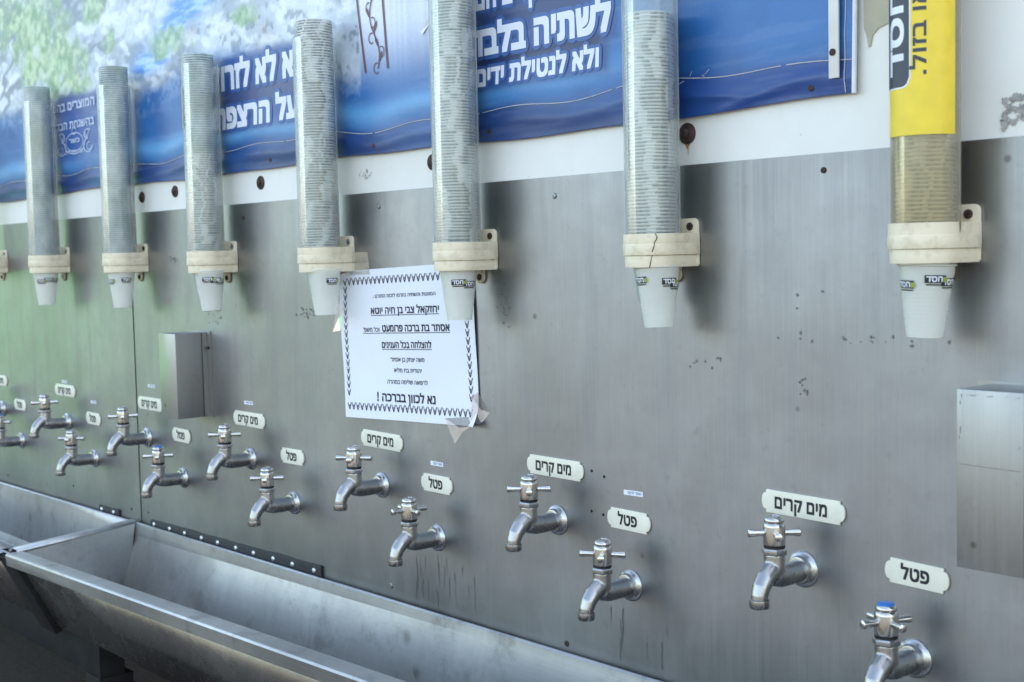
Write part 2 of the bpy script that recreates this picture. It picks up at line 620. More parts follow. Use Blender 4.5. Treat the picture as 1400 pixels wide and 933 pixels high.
SEAM = -2.2335
def panel(x0, x1, label):
    nx = max(2, int((x1 - x0) / .05))
    b = MB().box(x0, x1, 0, .0018, ZB, ZT)
    return tag(b.build('steel_panel', 'steel', kiosk, smooth=0), label, None)
pr = panel(SEAM + .001, 2.4, 'long brushed steel panel right of the vertical seam, behind the paper notice')
pl = panel(-6.5, SEAM - .0016, 'brushed steel panel left of the vertical seam, mirroring green lawn')
b = MB().box(SEAM - .020, SEAM - .0016, -.0012, -.0002, ZB, ZT - .002)
b.build('edge_fold', 'steel', pl, smooth=0)

def disc(prof, x, z, y=0., n=20):
    return MB().lathe(prof, n, (x, y, z), 'y')

def screw(x, z, r, mat, parent, name='screw', h=.0016):
    b = disc([(r, 0), (r, h * .5), (r * .8, h), (r * .3, h * 1.1), (r * .25, h * .6)], x, z, 0.)
    return b.build(name, mat, parent)
for x, z, r, mt in [(-1.4598, 1.5198, .0030, 'zinc'), (-1.1091, 1.5178, .0034, 'zinc'), (-.7352, 1.524, .0030, 'rust'), (-1.8259, 1.5179, .0035, 'rust'),
                    (-1.4559, .9932, .0038, 'zinc'), (-1.1028, .9865, .0036, 'rust')]:
    screw(x, z, r, mt, pr)
for x, z in [(-1.0356, 1.1949), (-1.0555, 1.1994), (-1.0567, 1.1523), (-1.0378, 1.1506), (-2.205, .995)]:
    disc([(.0017, .0001), (.0017, .0004)], x, z).build('drill_hole', 'hole', pr)
for x, z in [(-2.275, .992), (-2.54, 1.004), (-2.90, .985)]:
    disc([(.0022, .0001), (.0022, .0006)], x, z).build('drill_hole', 'hole', pl)

# dirt marks on the steel: broken flecks
def smudge(parent, x, z, w_, h_, n, seed, mat='smudge', name='dirt_smudge', y=-.0006):
    rg = random.Random(seed)
    b = MB()
    for i in range(n):
        cx, cz = x + rg.gauss(0, w_ * .33), z + rg.gauss(0, h_ * .33)
        s_ = rg.uniform(.0007, .0026)
        k_ = rg.randint(5, 7)
        b.sheet([(cx + s_ * rg.uniform(.4, 1.) * math.cos(6.283 * q / k_), cz + s_ * rg.uniform(.4, 1.3) * math.sin(6.283 * q / k_)) for q in range(k_)], y - i * .000004)
    b.build(name, mat, parent, smooth=0)
smudge(pr, -1.2021, 1.385, .018, .030, 26, 1)
smudge(pr, -2.0614, 1.4549, .040, .014, 20, 2)
smudge(pr, -.7588, 1.3146, .012, .020, 10, 3)
smudge(pr, -1.93, 1.36, .05, .03, 16, 5)
smudge(pr, -.885, 1.335, .06, .012, 9, 6)

smudge(pr, -.690, 1.362, .10, .012, 16, 16)
smudge(pr, -1.6496, 1.3685, .05, .012, 24, 17)
smudge(pr, -.80, 1.37, .16, .05, 5, 18)
# dried drips near the foot of the steel
b = MB()
rg = random.Random(31)
for i in range(26):
    if i < 18: x, zt = rg.uniform(-1.40, -1.26), rg.uniform(1.005, 1.055)
    elif i < 30: x, zt = rg.uniform(-1.06, -.94), rg.uniform(1.00, 1.05)
    else: x, zt = rg.choice((-.9969, -1.3485, -1.115)) + rg.gauss(0, .012), rg.uniform(1.02, 1.05)
    ln = rg.uniform(.012, .05); wd = rg.uniform(.00035, .0008)
    n_ = 6
    xs_ = [x + rg.gauss(0, .0005) for _ in range(n_ + 1)]
    lft = [(xs_[q] - wd * (1 - .6 * q / n_), zt - ln * q / n_) for q in range(n_ + 1)]
    rgt = [(xs_[q] + wd * (1 - .6 * q / n_), zt - ln * q / n_) for q in range(n_ + 1)]
    b.sheet(lft + rgt[::-1], -.0004 - i * .000004)
b.build('drip_marks', 'drip', pr, 0)
# rusty bolts on the cream band
def bolt(x, z, r, label):
    t = empty('wall_bolt', (x, .0025, z), label, 'bolt', 'rusty bolts on the cream band')
    MB().lathe([(r, 0), (r, .0015), (r * .9, .0025), (r * .45, .003)], 24, (0, 0, 0), 'y').build('washer', 'rust', t)
    MB().lathe([(r * .5, .002), (r * .5, .005), (r * .4, .006), (r * .15, .0063)], 6, (0, 0, 0), 'y').build('bolt_head', 'rust', t)
    return t
b1 = bolt(-.9063, 1.5729, .0112, 'large rusty bolt with a rust run, right of the tube with the cracked collar')
MB().sheet([(-.0035, -.0095), (.0005, -.0105), (.0035, -.0098), (.0030, -.0125), (.0016, -.0135), (.0014, -.019), (.0007, -.0235), (.0003, -.0175), (-.0006, -.0140), (-.0012, -.0165), (-.0020, -.0130)], -.0006).build('rust_run', 'rust_stain', b1, smooth=0)
bolt(-1.3402, 1.5725, .0105, 'rusty bolt half hidden at the left of the tube above the paper notice')
bolt(-1.7731, 1.5702, .0105, 'rusty bolt alone on the band between the third and fourth tubes from the left')
bolt(-2.0571, 1.5712, .0100, 'rusty bolt left of the tube above the steel box, right one of a close pair')
bolt(-2.1834, 1.5672, .0098, 'rusty bolt touching the tube above the panel seam, left one of a close pair')

# old glue and peeled paint
b = MB().prism([(-.6926, 1.80), (-.650, 1.80), (-.650, 1.648), (-.660, 1.6475), (-.666, 1.652), (-.6757, 1.6494), (-.682, 1.644), (-.684, 1.634), (-.6865, 1.6335), (-.6885, 1.645), (-.6911, 1.6503)], .0024, .0012)
tag(b.build('glue_patch', 'old_glue', smooth=0), 'torn beige patch of old glue right of the banner edge', 'patch')
def patch(name, x, z, w_, h_, n, seed, label):
    rg = random.Random(seed)
    b = MB()
    for i in range(n):
        cx, cz = x + rg.uniform(-.5, .5) * w_, z + rg.uniform(-.5, .5) * h_
        s_ = rg.uniform(.04, .15) * h_
        b.sheet([(cx + s_ * rg.uniform(.35, 1.35) * math.cos(.449 * q), cz + s_ * rg.uniform(.35, 1.35) * math.sin(.449 * q)) for q in range(14)], .0019 - i * .00003)
    tag(b.build(name, 'peel', smooth=0), label, 'stain')
patch('peeled_paint', -.545, 1.5605, .022, .026, 44, 3, 'grey patch of peeled paint at the right edge of the cream band')
patch('peeled_paint', -1.4928, 1.566, .034, .013, 20, 8, 'small grey peeled mark under the banner, left of the tube above the paper notice')

# ---------------------------------------------------------------- banner
def vnoise(x, y, seed):
    rg = np.random.default_rng(seed)
    T = rg.random((256, 256))
    xi, yi = np.floor(x).astype(int), np.floor(y).astype(int)
    fx, fy = x - xi, y - yi
    fx = fx * fx * (3 - 2 * fx); fy = fy * fy * (3 - 2 * fy)
    g_ = lambda a, b_: T[a % 256, b_ % 256]
    return (g_(xi, yi) * (1 - fx) + g_(xi + 1, yi) * fx) * (1 - fy) + (g_(xi, yi + 1) * (1 - fx) + g_(xi + 1, yi + 1) * fx) * fy
def fbm(x, y, seed, o=4):
    a = 0; s_ = 0; k_ = 1
    for i in range(o):
        a = a + vnoise(x * 2 ** i + 17 * i, y * 2 ** i + 9 * i, seed + i) * k_
        s_ += k_; k_ *= .55
    return a / s_
def sst(a, b_, t):
    t = np.clip((t - a) / (b_ - a), 0, 1)
    return t * t * (3 - 2 * t)
def lerp(a, b_, t):
    return a + (b_ - a) * t[..., None]
def lin(c):
    c = np.array(c, float) / 255
    return np.where(c <= .04045, c / 12.92, ((c + .055) / 1.055) ** 2.4)

BX0, BX1 = -3.30, -.6985
def hem_z(x):
    return 1.6265 + .0045 * np.sin(x * 13 + 1.2) * np.sin(x * 5.1) + .003 * np.sin(x * 31)
def bottom_z(x):
    return 1.5905 + .0022 * np.sin(x * 7.3) + .0012 * np.sin(x * 23)
def banner_y(x, z):
    y = -.0035 - .0022 * np.exp(-((z - hem_z(x) + .016) / .010) ** 2)                # the hem bulges
    y = y - .0018 * np.exp(-((z - hem_z(x) - .022) / .014) ** 2) * (.6 + .4 * np.sin(x * 9))
    crease = np.exp(-((z - 1.603 - .18 * (x + .80)) / .006) ** 2) * np.exp(-((x + .82) / .07) ** 2)
    crease2 = np.exp(-((z - 1.606 + .10 * (x + .86)) / .004) ** 2) * np.exp(-((x + .87) / .05) ** 2)
    y = y - .0020 * crease - .0016 * crease2
    y = y - .0010 * np.sin(x * 11 + z * 6) * sst(1.63, 1.70, z)
    return y
def banner_col(x, z):
    n1 = fbm(x * 9, z * 11, 3); n2 = fbm(x * 60, z * 60, 9, 4); n3 = fbm(x * 26 + z * 18, z * 34, 21)
    blue = np.broadcast_to(lin((52, 118, 190)), x.shape + (3,)).copy()
    blue = lerp(blue, lin((42, 98, 168)), sst(.35, .7, n1))
    # a lighter band just above the hem, navy hem
    band = np.exp(-((z - hem_z(x) - .026) / .014) ** 2) * (.45 + .5 * n1) * (1 - sst(-1.30, -1.02, x) * .55) * (1 - sst(-.98, -.92, x))
    blue = lerp(blue, lin((112, 176, 232)), np.clip(band * 1.35, 0, 1))
    navy = 1 - sst(-.004, .010, z - hem_z(x))
    low = lerp(np.broadcast_to(lin((52, 94, 158)), blue.shape), lin((38, 68, 128)), sst(.35, .65, fbm(x * 6, z * 11, 5)))
    low = np.where((x > -.98)[..., None], lin((34, 74, 146)), low)
    blue = lerp(blue, low, navy)
    top = sst(1.66, 1.76, z) * sst(-1.02, -.94, x)
    blue = lerp(blue, lin((72, 124, 198)), top * .7)
    # rocky stream bank photograph on the left
    rock = lerp(np.broadcast_to(lin((220, 226, 234)), blue.shape), lin((184, 194, 204)), sst(.30, .75, n1))
    right_ = sst(-2.02, -1.90, x)
    big = fbm(x * 8 + z * 5, z * 13 - x * 3, 31, 5)
    rock = lerp(rock, lin((138, 150, 166)), sst(.47, .60, big) * (.62 - .30 * right_))
    rock = lerp(rock, lin((96, 108, 124)), sst(.56, .68, big) * (.55 - .35 * right_))
    spk = sst(.50, .60, fbm(x * 85, z * 95, 13, 3)) * sst(.36, .58, n3)
    rock = lerp(rock, lin((92, 108, 118)), spk * (.25 + .45 * right_))
    rock = lerp(rock, lin((240, 243, 246)), sst(.50, .72, fbm(x * 26 + z * 26, z * 44 - x * 8, 15, 5)) * .75)
    rock = lerp(rock, lin((176, 160, 140)), sst(.60, .72, fbm(x * 12, z * 14, 40)) * .45)
    # boulders with dark shadow cracks on the far left
    far = 1 - sst(-2.32, -2.15, x)
    cr = np.abs(fbm(x * 7 - z * 6, z * 17, 60) - .5)
    rock = lerp(rock, lin((112, 122, 140)), (1 - sst(.02, .085, cr)) * far * .9)
    # water running down between the rocks
    ax = -1.99 + (1.86 - z) * -2.1
    wat = np.exp(-((x - ax + .10 * (n1 - .5)) / (.065 + .35 * np.clip(z - 1.80, 0, 1))) ** 2) * sst(1.765, 1.80, z)
    wc = lerp(np.broadcast_to(lin((72, 144, 224)), blue.shape), lin((176, 212, 246)), sst(.46, .66, fbm(x * 15 + z * 40, z * 95, 77)))
    rock = lerp(rock, wc, np.clip(wat * 1.5, 0, 1))
    # bushes
    for bx, bz, rx, rz in ((-2.62, 1.915, .15, .075), (-2.50, 1.84, .11, .055), (-2.285, 1.850, .035, .025), (-2.045, 1.822, .07, .026), (-2.47, 1.795, .10, .022),
                           (-2.34, 1.925, .05, .04), (-2.76, 1.95, .12, .06), (-2.66, 1.85, .05, .04), (-1.79, 1.83, .035, .02)):
        d2 = ((x - bx) / rx) ** 2 + ((z - bz) / rz) ** 2 + 3.4 * (fbm(x * 26, z * 26, 90, 5) - .5)
        gm = 1 - sst(.2, 1.7, d2)
        gc = lerp(np.broadcast_to(lin((112, 156, 92)), blue.shape), lin((196, 216, 164)), sst(.25, .75, fbm(x * 55, z * 75, 95)))
        gc = lerp(gc, lin((86, 112, 92)), sst(.55, .68, fbm(x * 30, z * 33, 99)) * .6)
        rock = lerp(rock, gc, gm * .88)
    rock = lerp(rock, lin((216, 226, 236)), np.full(x.shape, .08))
    edge = 1.752 + .020 * np.sin(x * 6) + .05 * (n1 - .5) - .055 * sst(-1.72, -1.50, x)
    pm = sst(-.010, .024, z - edge) * (1 - sst(-1.492, -1.486, x))
    fade = sst(-.06, .012, z - edge) * (1 - sst(-1.492, -1.486, x)) * sst(.50, .62, n2) * .5
    blue = blue * np.array([.80, .84, .80])
    col = lerp(blue, lin((150, 176, 214)), fade)
    col = lerp(col, rock, pm)
    # pale panel with the ornament column
    pp = sst(1.668, 1.775, z) * sst(-1.492, -1.488, x) * (1 - sst(-1.30, -1.235, x))
    stripe = .5 + .5 * np.sin(x * 330 + 3 * np.sin(x * 90))
    pc = lerp(np.broadcast_to(lin((226, 230, 242)), blue.shape), lin((196, 206, 228)), stripe * .5 * sst(-1.43, -1.40, x))
    col = lerp(col, pc, pp)
    # dark printed drop shadow behind the slogans
    def slab(x0, x1, z0, z1, c_, soft=.012, amt=.9):
        d = np.maximum(np.maximum(x0 - x, x - x1), np.maximum(z0 - z, z - z1))
        return lerp(col, lin(c_), (1 - sst(-.004, soft, d)) * amt)
    col = slab(-1.262, -1.005, 1.690, 1.80, (38, 70, 128))
    col = slab(-1.262, -1.018, 1.654, 1.690, (38, 66, 122))
    col = slab(-1.26, -1.03, 1.683, 1.692, (26, 36, 72), .006, .8)
    col = slab(-1.26, -1.06, 1.730, 1.745, (52, 66, 104), .008, .7)
    col = slab(-1.92, -1.64, 1.712, 1.768, (52, 84, 146), .012, .9)
    col = slab(-1.92, -1.64, 1.655, 1.712, (52, 84, 146), .012, .9)
    col = slab(-1.90, -1.66, 1.692, 1.716, (66, 72, 110), .012, .7)
    col = slab(-2.555, -2.335, 1.741, 1.772, (46, 74, 140), .012, .9)
    col = slab(-2.555, -2.335, 1.652, 1.741, (50, 82, 152), .02, .7)
    wear = sst(.60, .68, fbm(x * 9, z * 120, 120)) * .05
    col = lerp(col, lin((200, 208, 224)), wear)
    return np.clip(col, 0, 1)

nx, nz = 1500, 200
zs_t = np.linspace(0, 1, nz) ** 1.25
X = np.linspace(BX0, BX1, nx)[None, :].repeat(nz, 0)
Zb = bottom_z(X)
Z = Zb + (2.16 - Zb) * zs_t[:, None]
Y = banner_y(X, Z)
col = banner_col(X, Z)
me = bpy.data.meshes.new('sheet')
V = np.stack([X, Y, Z], -1).reshape(-1, 3)
idx = np.arange(nx * nz).reshape(nz, nx)
F = np.stack([idx[:-1, :-1], idx[:-1, 1:], idx[1:, 1:], idx[1:, :-1]], -1).reshape(-1, 4)
me.from_pydata(V.tolist(), [], F.tolist())
at = me.color_attributes.new('print', 'FLOAT_COLOR', 'POINT')
at.data.foreach_set('color', np.concatenate([col.reshape(-1, 3), np.ones((nx * nz, 1))], 1).astype(np.float32).ravel())
k = N('printed_vinyl')
a = k.n('Attribute', attribute_name='print')
v = k.coord()
c = k.mix(k.ramp(k.noise(v, 320, 3, .7), [(.35, .12), (.7, 0.)]), a.outputs['Color'], (.02, .04, .10))
k.l(c, k.b.inputs['Base Color'])
k.set(Roughness=.33)
k.b.inputs['Specular IOR Level'].default_value = .5
k.bump(k.noise(v, 1400, 2), .05, .0002)
M['vinyl'] = k.m
banner = empty('banner', (0, 0, 0), 'large blue printed vinyl banner with Hebrew slogans and a rocky stream picture', 'banner')
sh = link('sheet', me, 'vinyl', banner, 0)
me.polygons.foreach_set('use_smooth', [True] * len(me.polygons))
sol = sh.modifiers.new('thickness', 'SOLIDIFY'); sol.thickness = .0008; sol.offset = 1 if False else -1
# white piping along the right-hand edge, folded corner
b = MB()
zz = np.linspace(1.5925, 2.16, 40)
b.tube([(BX1 + .0012 + .0009 * math.sin(q * 23), -.0045, q) for q in zz], .0022, 8)
b.build('edge_piping', 'piping', banner)
# stitching
def on_banner(x, z, d=.0006):
    return (x, float(banner_y(np.array(x), np.array(z))) - d, z)
b = MB()
xs = np.linspace(-3.28, BX1 - .002, 420)
for i in range(0, len(xs) - 1):
    if i % 37 == 36:
        continue
    b.tube([on_banner(xs[i], float(hem_z(xs[i]))), on_banner(xs[i + 1], float(hem_z(xs[i + 1])))], .00045, 5)
zs = np.linspace(1.594, 2.1, 90)
for i in range(0, len(zs) - 1):
    xx = -.7065 + .0012 * math.sin(zs[i] * 30)
    b.tube([on_banner(xx, zs[i]), on_banner(-.7065 + .0012 * math.sin(zs[i + 1] * 30), zs[i + 1])], .0004, 5)
# loose threads
for q in range(5):
    x0 = -.89 + random.uniform(-.02, .02); z0 = 1.628 + random.uniform(-.002, .003)
    b.tube([on_banner(x0, z0, .001), on_banner(x0 + random.uniform(-.008, .008), z0 + random.uniform(-.004, .005), .003)], .0003, 4)
b.build('stitching', 'thread', banner, 0)
for x, z in [(-1.4608, 1.6025), (-1.2179, 1.6016), (-1.732, 1.6023), (-.7455, 1.6023), (-2.26, 1.604)]:
    p = on_banner(x, z, 0.)
    MB().lathe([(.0032, 0), (.0030, .0008), (.0014, .0012)], 14, p, 'y').build('nail', 'rust', banner)
b = MB()   # a torn flap where the vinyl is scratched
b.add([on_banner(-1.350, 1.741, .001), on_banner(-1.328, 1.755, .004), on_banner(-1.330, 1.748, .001), on_banner(-1.345, 1.736, .002)], [(0, 1, 2, 3)])
b.build('torn_flap', 'piping', banner, 0)

def banner_warp(d):
    def f(V):
        V = V.copy()
        V[:, 1] = banner_y(V[:, 0], V[:, 2]) - d + V[:, 1]
        return V
    return f
def slogan(s, x0, x1, z, h, bold=.04, outline=.14, mat='banner_white'):
    vv, ff = lay_text(s, x0, x1, z, h, bold, 0, banner_warp(.0011))
    MB().add(vv, ff).build('lettering', mat, banner, 0)
    if outline:
        vv, ff = lay_text(s, x0, x1, z, h, bold, 0, banner_warp(.0006), spread=outline)
        MB().add(vv, ff).build('letter_outline', 'banner_blue', banner, 0)
slogan('המים הקרים הם', -1.240, -1.025, 1.7515, .026, .05, .16)
slogan('לשתיה בלבד', -1.2490, -1.0085, 1.6960, .0275, .052, .16)
slogan('ולא לנטילת ידים', -1.2400, -1.0280, 1.6580, .0190, .045, .17)
slogan('נא לא לזרוק', -1.907, -1.638, 1.7225, .0335, .050, .16)
slogan('על הרצפה', -1.8940, -1.6470, 1.6615, .0295, .052, .16)
slogan('המוצרים בהכשר', -2.590, -2.353, 1.7490, .0140, .04, 0, 'emblem')
slogan('בהשגחת הבד״ץ', -2.560, -2.357, 1.7130, .0130, .03, 0, 'emblem')
slogan('העדה החרדית', -2.492, -2.405, 1.6640, .0070, .02, 0, 'emblem')
slogan('כשר', -2.475, -2.425, 1.6850, .0075, .03, 0, 'emblem')
# round emblem with scrolls
b = MB()
def stroke(pts, wd):
    for i in range(len(pts) - 1):
        p, q = np.array(pts[i]), np.array(pts[i + 1])
        t = (q - p) / (np.linalg.norm(q - p) + 1e-9)
        n_ = np.array([-t[1], t[0]]) * wd
        vv = np.array([[*(p - n_)], [*(q - n_)], [*(q + n_)], [*(p + n_)]])
        b.add([on_banner(x_, z_, .0012) for x_, z_ in vv], [(0, 1, 2, 3)])
ex, ez = -2.449, 1.686
arc = lambda cx, cz, rx, rz, a0, a1, n_=18: [(cx + rx * math.cos(R(a0 + (a1 - a0) * i / n_)), cz + rz * math.sin(R(a0 + (a1 - a0) * i / n_))) for i in range(n_ + 1)]
stroke(arc(ex, ez, .040, .0175, 0, 360, 30), .0009)
stroke(arc(ex, ez, .049, .0225, 150, 390, 30), .0009)
for sx in (-1, 1):
    stroke(arc(ex + sx * .062, ez - .010, .020, .013, 90, 90 + sx * 270), .0011)
    stroke(arc(ex + sx * .060, ez + .012, .014, .008, -90, -90 - sx * 220), .0010)
    stroke(arc(ex + sx * .066, ez - .012, .010, .007, 60, 60 + sx * 290), .0009)
    stroke([(ex + sx * .045, ez + .017), (ex + sx * .058, ez + .006), (ex + sx * .072, ez + .020)], .0010)
stroke(arc(ex, ez + .021, .010, .006, 0, 360), .0009)
b.build('emblem', 'emblem', banner, 0)
# ornament column
b = MB()
for (p, q, wd) in (((-1.4945, 1.83), (-1.4755, 1.703), .0019), ((-1.4330, 1.83), (-1.4235, 1.703), .0019)):
    n_ = 14
    pts = [(p[0] + (q[0] - p[0]) * i / n_, p[1] + (q[1] - p[1]) * i / n_) for i in range(n_ + 1)]
    stroke(pts, wd)
cxo = lambda z: -1.4545 + (1.80 - z) * .06
stem = [(cxo(z) + .0085 * math.sin((z - 1.70) * 62), z) for z in np.linspace(1.83, 1.705, 40)]
stroke(stem, .0011)
for q, z in enumerate(np.linspace(1.815, 1.712, 6)):
    sg = 1 if q % 2 else -1
    x0_ = cxo(z) + .0085 * math.sin((z - 1.70) * 62)
    # pointed leaf
    lf = [(x0_, z), (x0_ + sg * .004, z + .004), (x0_ + sg * .0075, z + .010), (x0_ + sg * .0080, z + .0165), (x0_ + sg * .0030, z + .012), (x0_ + sg * .0002, z + .006)]
    b.add([on_banner(px_, pz_, .0012) for px_, pz_ in lf], [tuple(range(6))])
    stroke(arc(x0_ - sg * .006, z - .006, .006, .007, 60 if sg > 0 else 120, (60 if sg > 0 else 120) + sg * 250, 14), .0008)
b.build('ornament', 'ornament', banner, 0)

# metal strip holding the banner edge
st = empty('fixing_strip', (-.7170, -.007, 1.6080), 'narrow pale metal strip screwed over the right end of the banner', 'metal strip')
sb = MB().box(-.0056, .0056, -.0022, 0, 0, .5)
sb.build('strip', 'alu', st, 30, .0004)
MB().lathe([(.0034, .0022), (.0034, .003), (.0026, .0038), (.001, .004)], 16, (-.0010, 0, .0240), 'y').build('screw', 'rust', st)

# ---------------------------------------------------------------- cup dispensers
CY = -.0385           # tube axis stands this far out of the wall
PITCH = .0037
ZC = 1.475            # upper ear screw height
def d_outline(rad, notch=None, n=22):
    """D shaped plan of (x, y, drop): half circle in front, straight sides back to the wall"""
    pts = [(rad, -.0005, 0.)]
    if notch:
        y0, y1, dp = notch
        pts += [(rad, y0 + .0002, 0.), (rad, y0 - .0022, dp * .55), (rad, y0 - .0045, dp), (rad, y1 + .0014, dp * .9), (rad, y1, 0.)]
    for i in range(n + 1):
        a = -math.pi * i / n
        pts.append((rad * math.cos(a), CY + rad * math.sin(a), 0.))
    pts.append((-rad, -.0005, 0.))
    return pts
def ring_D(b, ro, ri, z0, z1, notch=None):
    """hollow D collar between heights z0 and z1"""
    o = d_outline(ro, notch)
    n = len(o)
    inn = []
    for x, y, dp in o:
        if y <= CY:
            k_ = ri / ro
            inn.append((x * k_, CY + (y - CY) * k_))
        else:
            dy = min(y - CY, ri * .955)
            inn.append((math.copysign(math.sqrt(ri * ri - dy * dy), x), CY + dy))
    vs = [(x, y, z0) for x, y, dp in o] + [(x, y, z1 - dp) for x, y, dp in o] + [(x, y, z0) for x, y in inn] + [(x, y, z1 - o[i][2]) for i, (x, y) in enumerate(inn)]
    fs = []
    for i in range(n - 1):
        j = i + 1
        fs += [(i, j, j + n, i + n), (2 * n + j, 2 * n + i, 3 * n + i, 3 * n + j), (i + n, j + n, 3 * n + j, 3 * n + i), (j, i, 2 * n + i, 2 * n + j)]
    e = n - 1
    fs += [(0, n, 3 * n, 2 * n), (e + n, e, 2 * n + e, 3 * n + e)]
    b.add(vs, fs)
def ear(b, x0, x1, z0, z1, rc, y0=-.0005, y1=-.0035, lower=False):
    pts = []
    if lower:
        cx = (x0 + x1) / 2; r = (x1 - x0) / 2
        pts = [(x0, z1)] + [(cx + r * math.cos(R(180 + 18 * i)), z0 + r + r * math.sin(R(180 + 18 * i))) for i in range(11)] + [(x1, z1)]
    else:
        pts = [(x0, z0), (x1, z0)] + [(x1 - rc + rc * math.cos(R(15 * i)), z1 - rc + rc * math.sin(R(15 * i))) for i in range(7)] + \
              [(x0 + rc + rc * math.cos(R(90 + 15 * i)), z1 - rc + rc * math.sin(R(90 + 15 * i))) for i in range(7)]
    b.prism(pts, y0, y1)

def dispenser(x, zc, ztop, label, tube_mat='tube', crack=False, notch=False, lean=0., sc=.0290):
    t = empty('cup_dispenser', (x, 0, zc), label, 'cup dispenser', 'cup dispensers on the wall')
    RC = .0315
    b = MB()
    # collar: two stacked rims (the lower one narrower), ears on the wall
    ring_D(b, RC, sc + .0004, -.0290, -.0175)
    b2 = MB()
    ring_D(b2, RC - .0004, sc + .0004, -.0178, -.0070, (-.0270, -.0382, .0095) if notch else None)
    b3 = MB()
    ring_D(b3, RC - .0018, sc - .006, -.0415, -.0293)
    co = b.build('collar', 'collar', t, 35, .0004)
    b2.build('rim', 'collar', co, 35, 0 if notch else .0004)
    b3.build('lower_rim', 'collar', co, 35, .0004)
    bp = MB()
    ear(bp, -RC + .001, RC - .0005, -.040, .0085, .006)
    ear(bp, -.010, .0065, -.0585, -.040, 0, lower=True)
    bk = bp.build('back_plate', 'collar', t, 35, .0005)
    for sx, sz in ((.0205, 0), (-.0015, -.0505), (-.0205, 0)):
        MB().lathe([(.0042, .0035), (.0042, .0046), (.0030, .0054), (.0012, .0054), (.0010, .0046)], 16, (sx, 0, sz), 'y').build('screw', 'rust' if random.random() < .6 else 'zinc', bk)
    # clear tube: thin walled cylinder
    h = ztop - zc
    tb = MB()
    n = 56
    tb.lathe([(sc, -.028), (sc, h), (sc - .0014, h), (sc - .0014, -.028)], n, (0, CY, 0), 'z', cap=False)
    tu = tb.build('tube', tube_mat, t, 50)
    if lean:
        tu.rotation_euler = (0, R(lean), 0)
    if crack:
        bb = MB()
        cp = [(46, -.0066), (50, -.0105), (49, -.0128), (45, -.0160), (44, -.0200), (41, -.0250), (40, -.0300), (37, -.0360), (35, -.0415)]
        def P(a, z, dr):
            th = R(a + 0)
            rr = (RC if z > -.0292 else RC - .0018) + .00025
            # angle measured from straight out of the wall
            return (rr * math.sin(th), CY - rr * math.cos(th), z)
        for i in range(len(cp) - 1):
            (a0, z0), (a1, z1) = cp[i], cp[i + 1]
            wd = 1.0 if i % 3 else .7
            bb.add([P(a0 - wd, z0, 0), P(a1 - wd, z1, 0), P(a1 + wd, z1, 0), P(a0 + wd, z0, 0)], [(0, 1, 2, 3)])
        bb.build('crack', 'crack', co, 0)
    return t

D = [
    (-.6045, 1.4766, 2.05, 'cup dispenser with a yellow label on its yellowed tube', dict(tube_mat='tube_yellowed', notch=True)),
    (-.9200, 1.4756, 2.05, 'cup dispenser with a cracked cream collar and very clear tube', dict(crack=True)),
    (-1.2430, 1.4738, 2.05, 'cup dispenser whose cup overlaps the right half of the paper notice', {}),
    (-1.5510, 1.4734, 1.7560, 'cup dispenser whose collar touches the upper left corner of the paper notice', {}),
    (-1.8790, 1.4736, 1.7610, 'cup dispenser hanging above the projecting steel box between the two slogans', {}),
    (-2.1945, 1.4758, 1.7620, 'cup dispenser hanging above the vertical seam of the steel', {}),
    (-2.5370, 1.4763, 1.7690, 'leftmost cup dispenser seen whole, left of the emblem on the banner', {}),
    (-2.8690, 1.4770, 1.7600, 'cup dispenser cut by the left edge of the picture, only its collar showing', {}),
]
disp = [dispenser(x, zc, zt, lb, **kw) for x, zc, zt, lb, kw in D]

# a yellow sticker edge left on the tube above the steel box
b = MB()
for i in range(6):
    az = math.atan2(1.879, 1.007) + R(-104 + 4.5 * i)
    az2 = az + R(4.5)
    P = lambda q, z: (.0294 * math.sin(q), CY - .0294 * math.cos(q), z)
    b.add([P(az, .188), P(az2, .188 + .002 * math.sin(i)), P(az2, .252), P(az, .252)], [(0, 1, 2, 3)])
b.build('sticker_remnant', 'yellow', disp[4], 60)
# yellow label on the rightmost tube; angles run from the side that faces the camera
def cyl(th, z, r, xc):
    base = math.atan2(.604, 1.007)
    a = base + th
    return (r * math.sin(a), CY - r * math.cos(a), z)
t7 = disp[0]
def curved(parent, name, mat, th0, th1, z0, z1, r, n=24, thick=0.):
    b = MB()
    for i in range(n):
        a0, a1 = th0 + (th1 - th0) * i / n, th0 + (th1 - th0) * (i + 1) / n
        b.add([cyl(a0, z0, r, 0), cyl(a1, z0, r, 0), cyl(a1, z1, r, 0), cyl(a0, z1, r, 0)], [(0, 1, 2, 3)])
    return b.build(name, mat, parent, 60)
LB = 1.5430 - 1.4766
lab = curved(t7, 'paper_label', 'yellow', R(-150), R(54), LB, .55, .02935, 40)
def finer(v, f, axis, step):
    v = [tuple(p) for p in v]; out = []; todo = [t for p in f for t in ([p] if len(p) == 3 else [(p[0], p[i], p[i + 1]) for i in range(1, len(p) - 1)])]
    while todo:
        t = todo.pop()
        e = max(range(3), key=lambda i: abs(v[t[i]][axis] - v[t[(i + 1) % 3]][axis]))
        a, b_, c_ = t[e], t[(e + 1) % 3], t[(e + 2) % 3]
        if abs(v[a][axis] - v[b_][axis]) <= step:
            out.append(t); continue
        v.append(tuple((p + q) / 2 for p, q in zip(v[a], v[b_])))
        n = len(v) - 1
        todo += [(a, n, c_), (n, b_, c_)]
    return np.array(v), out
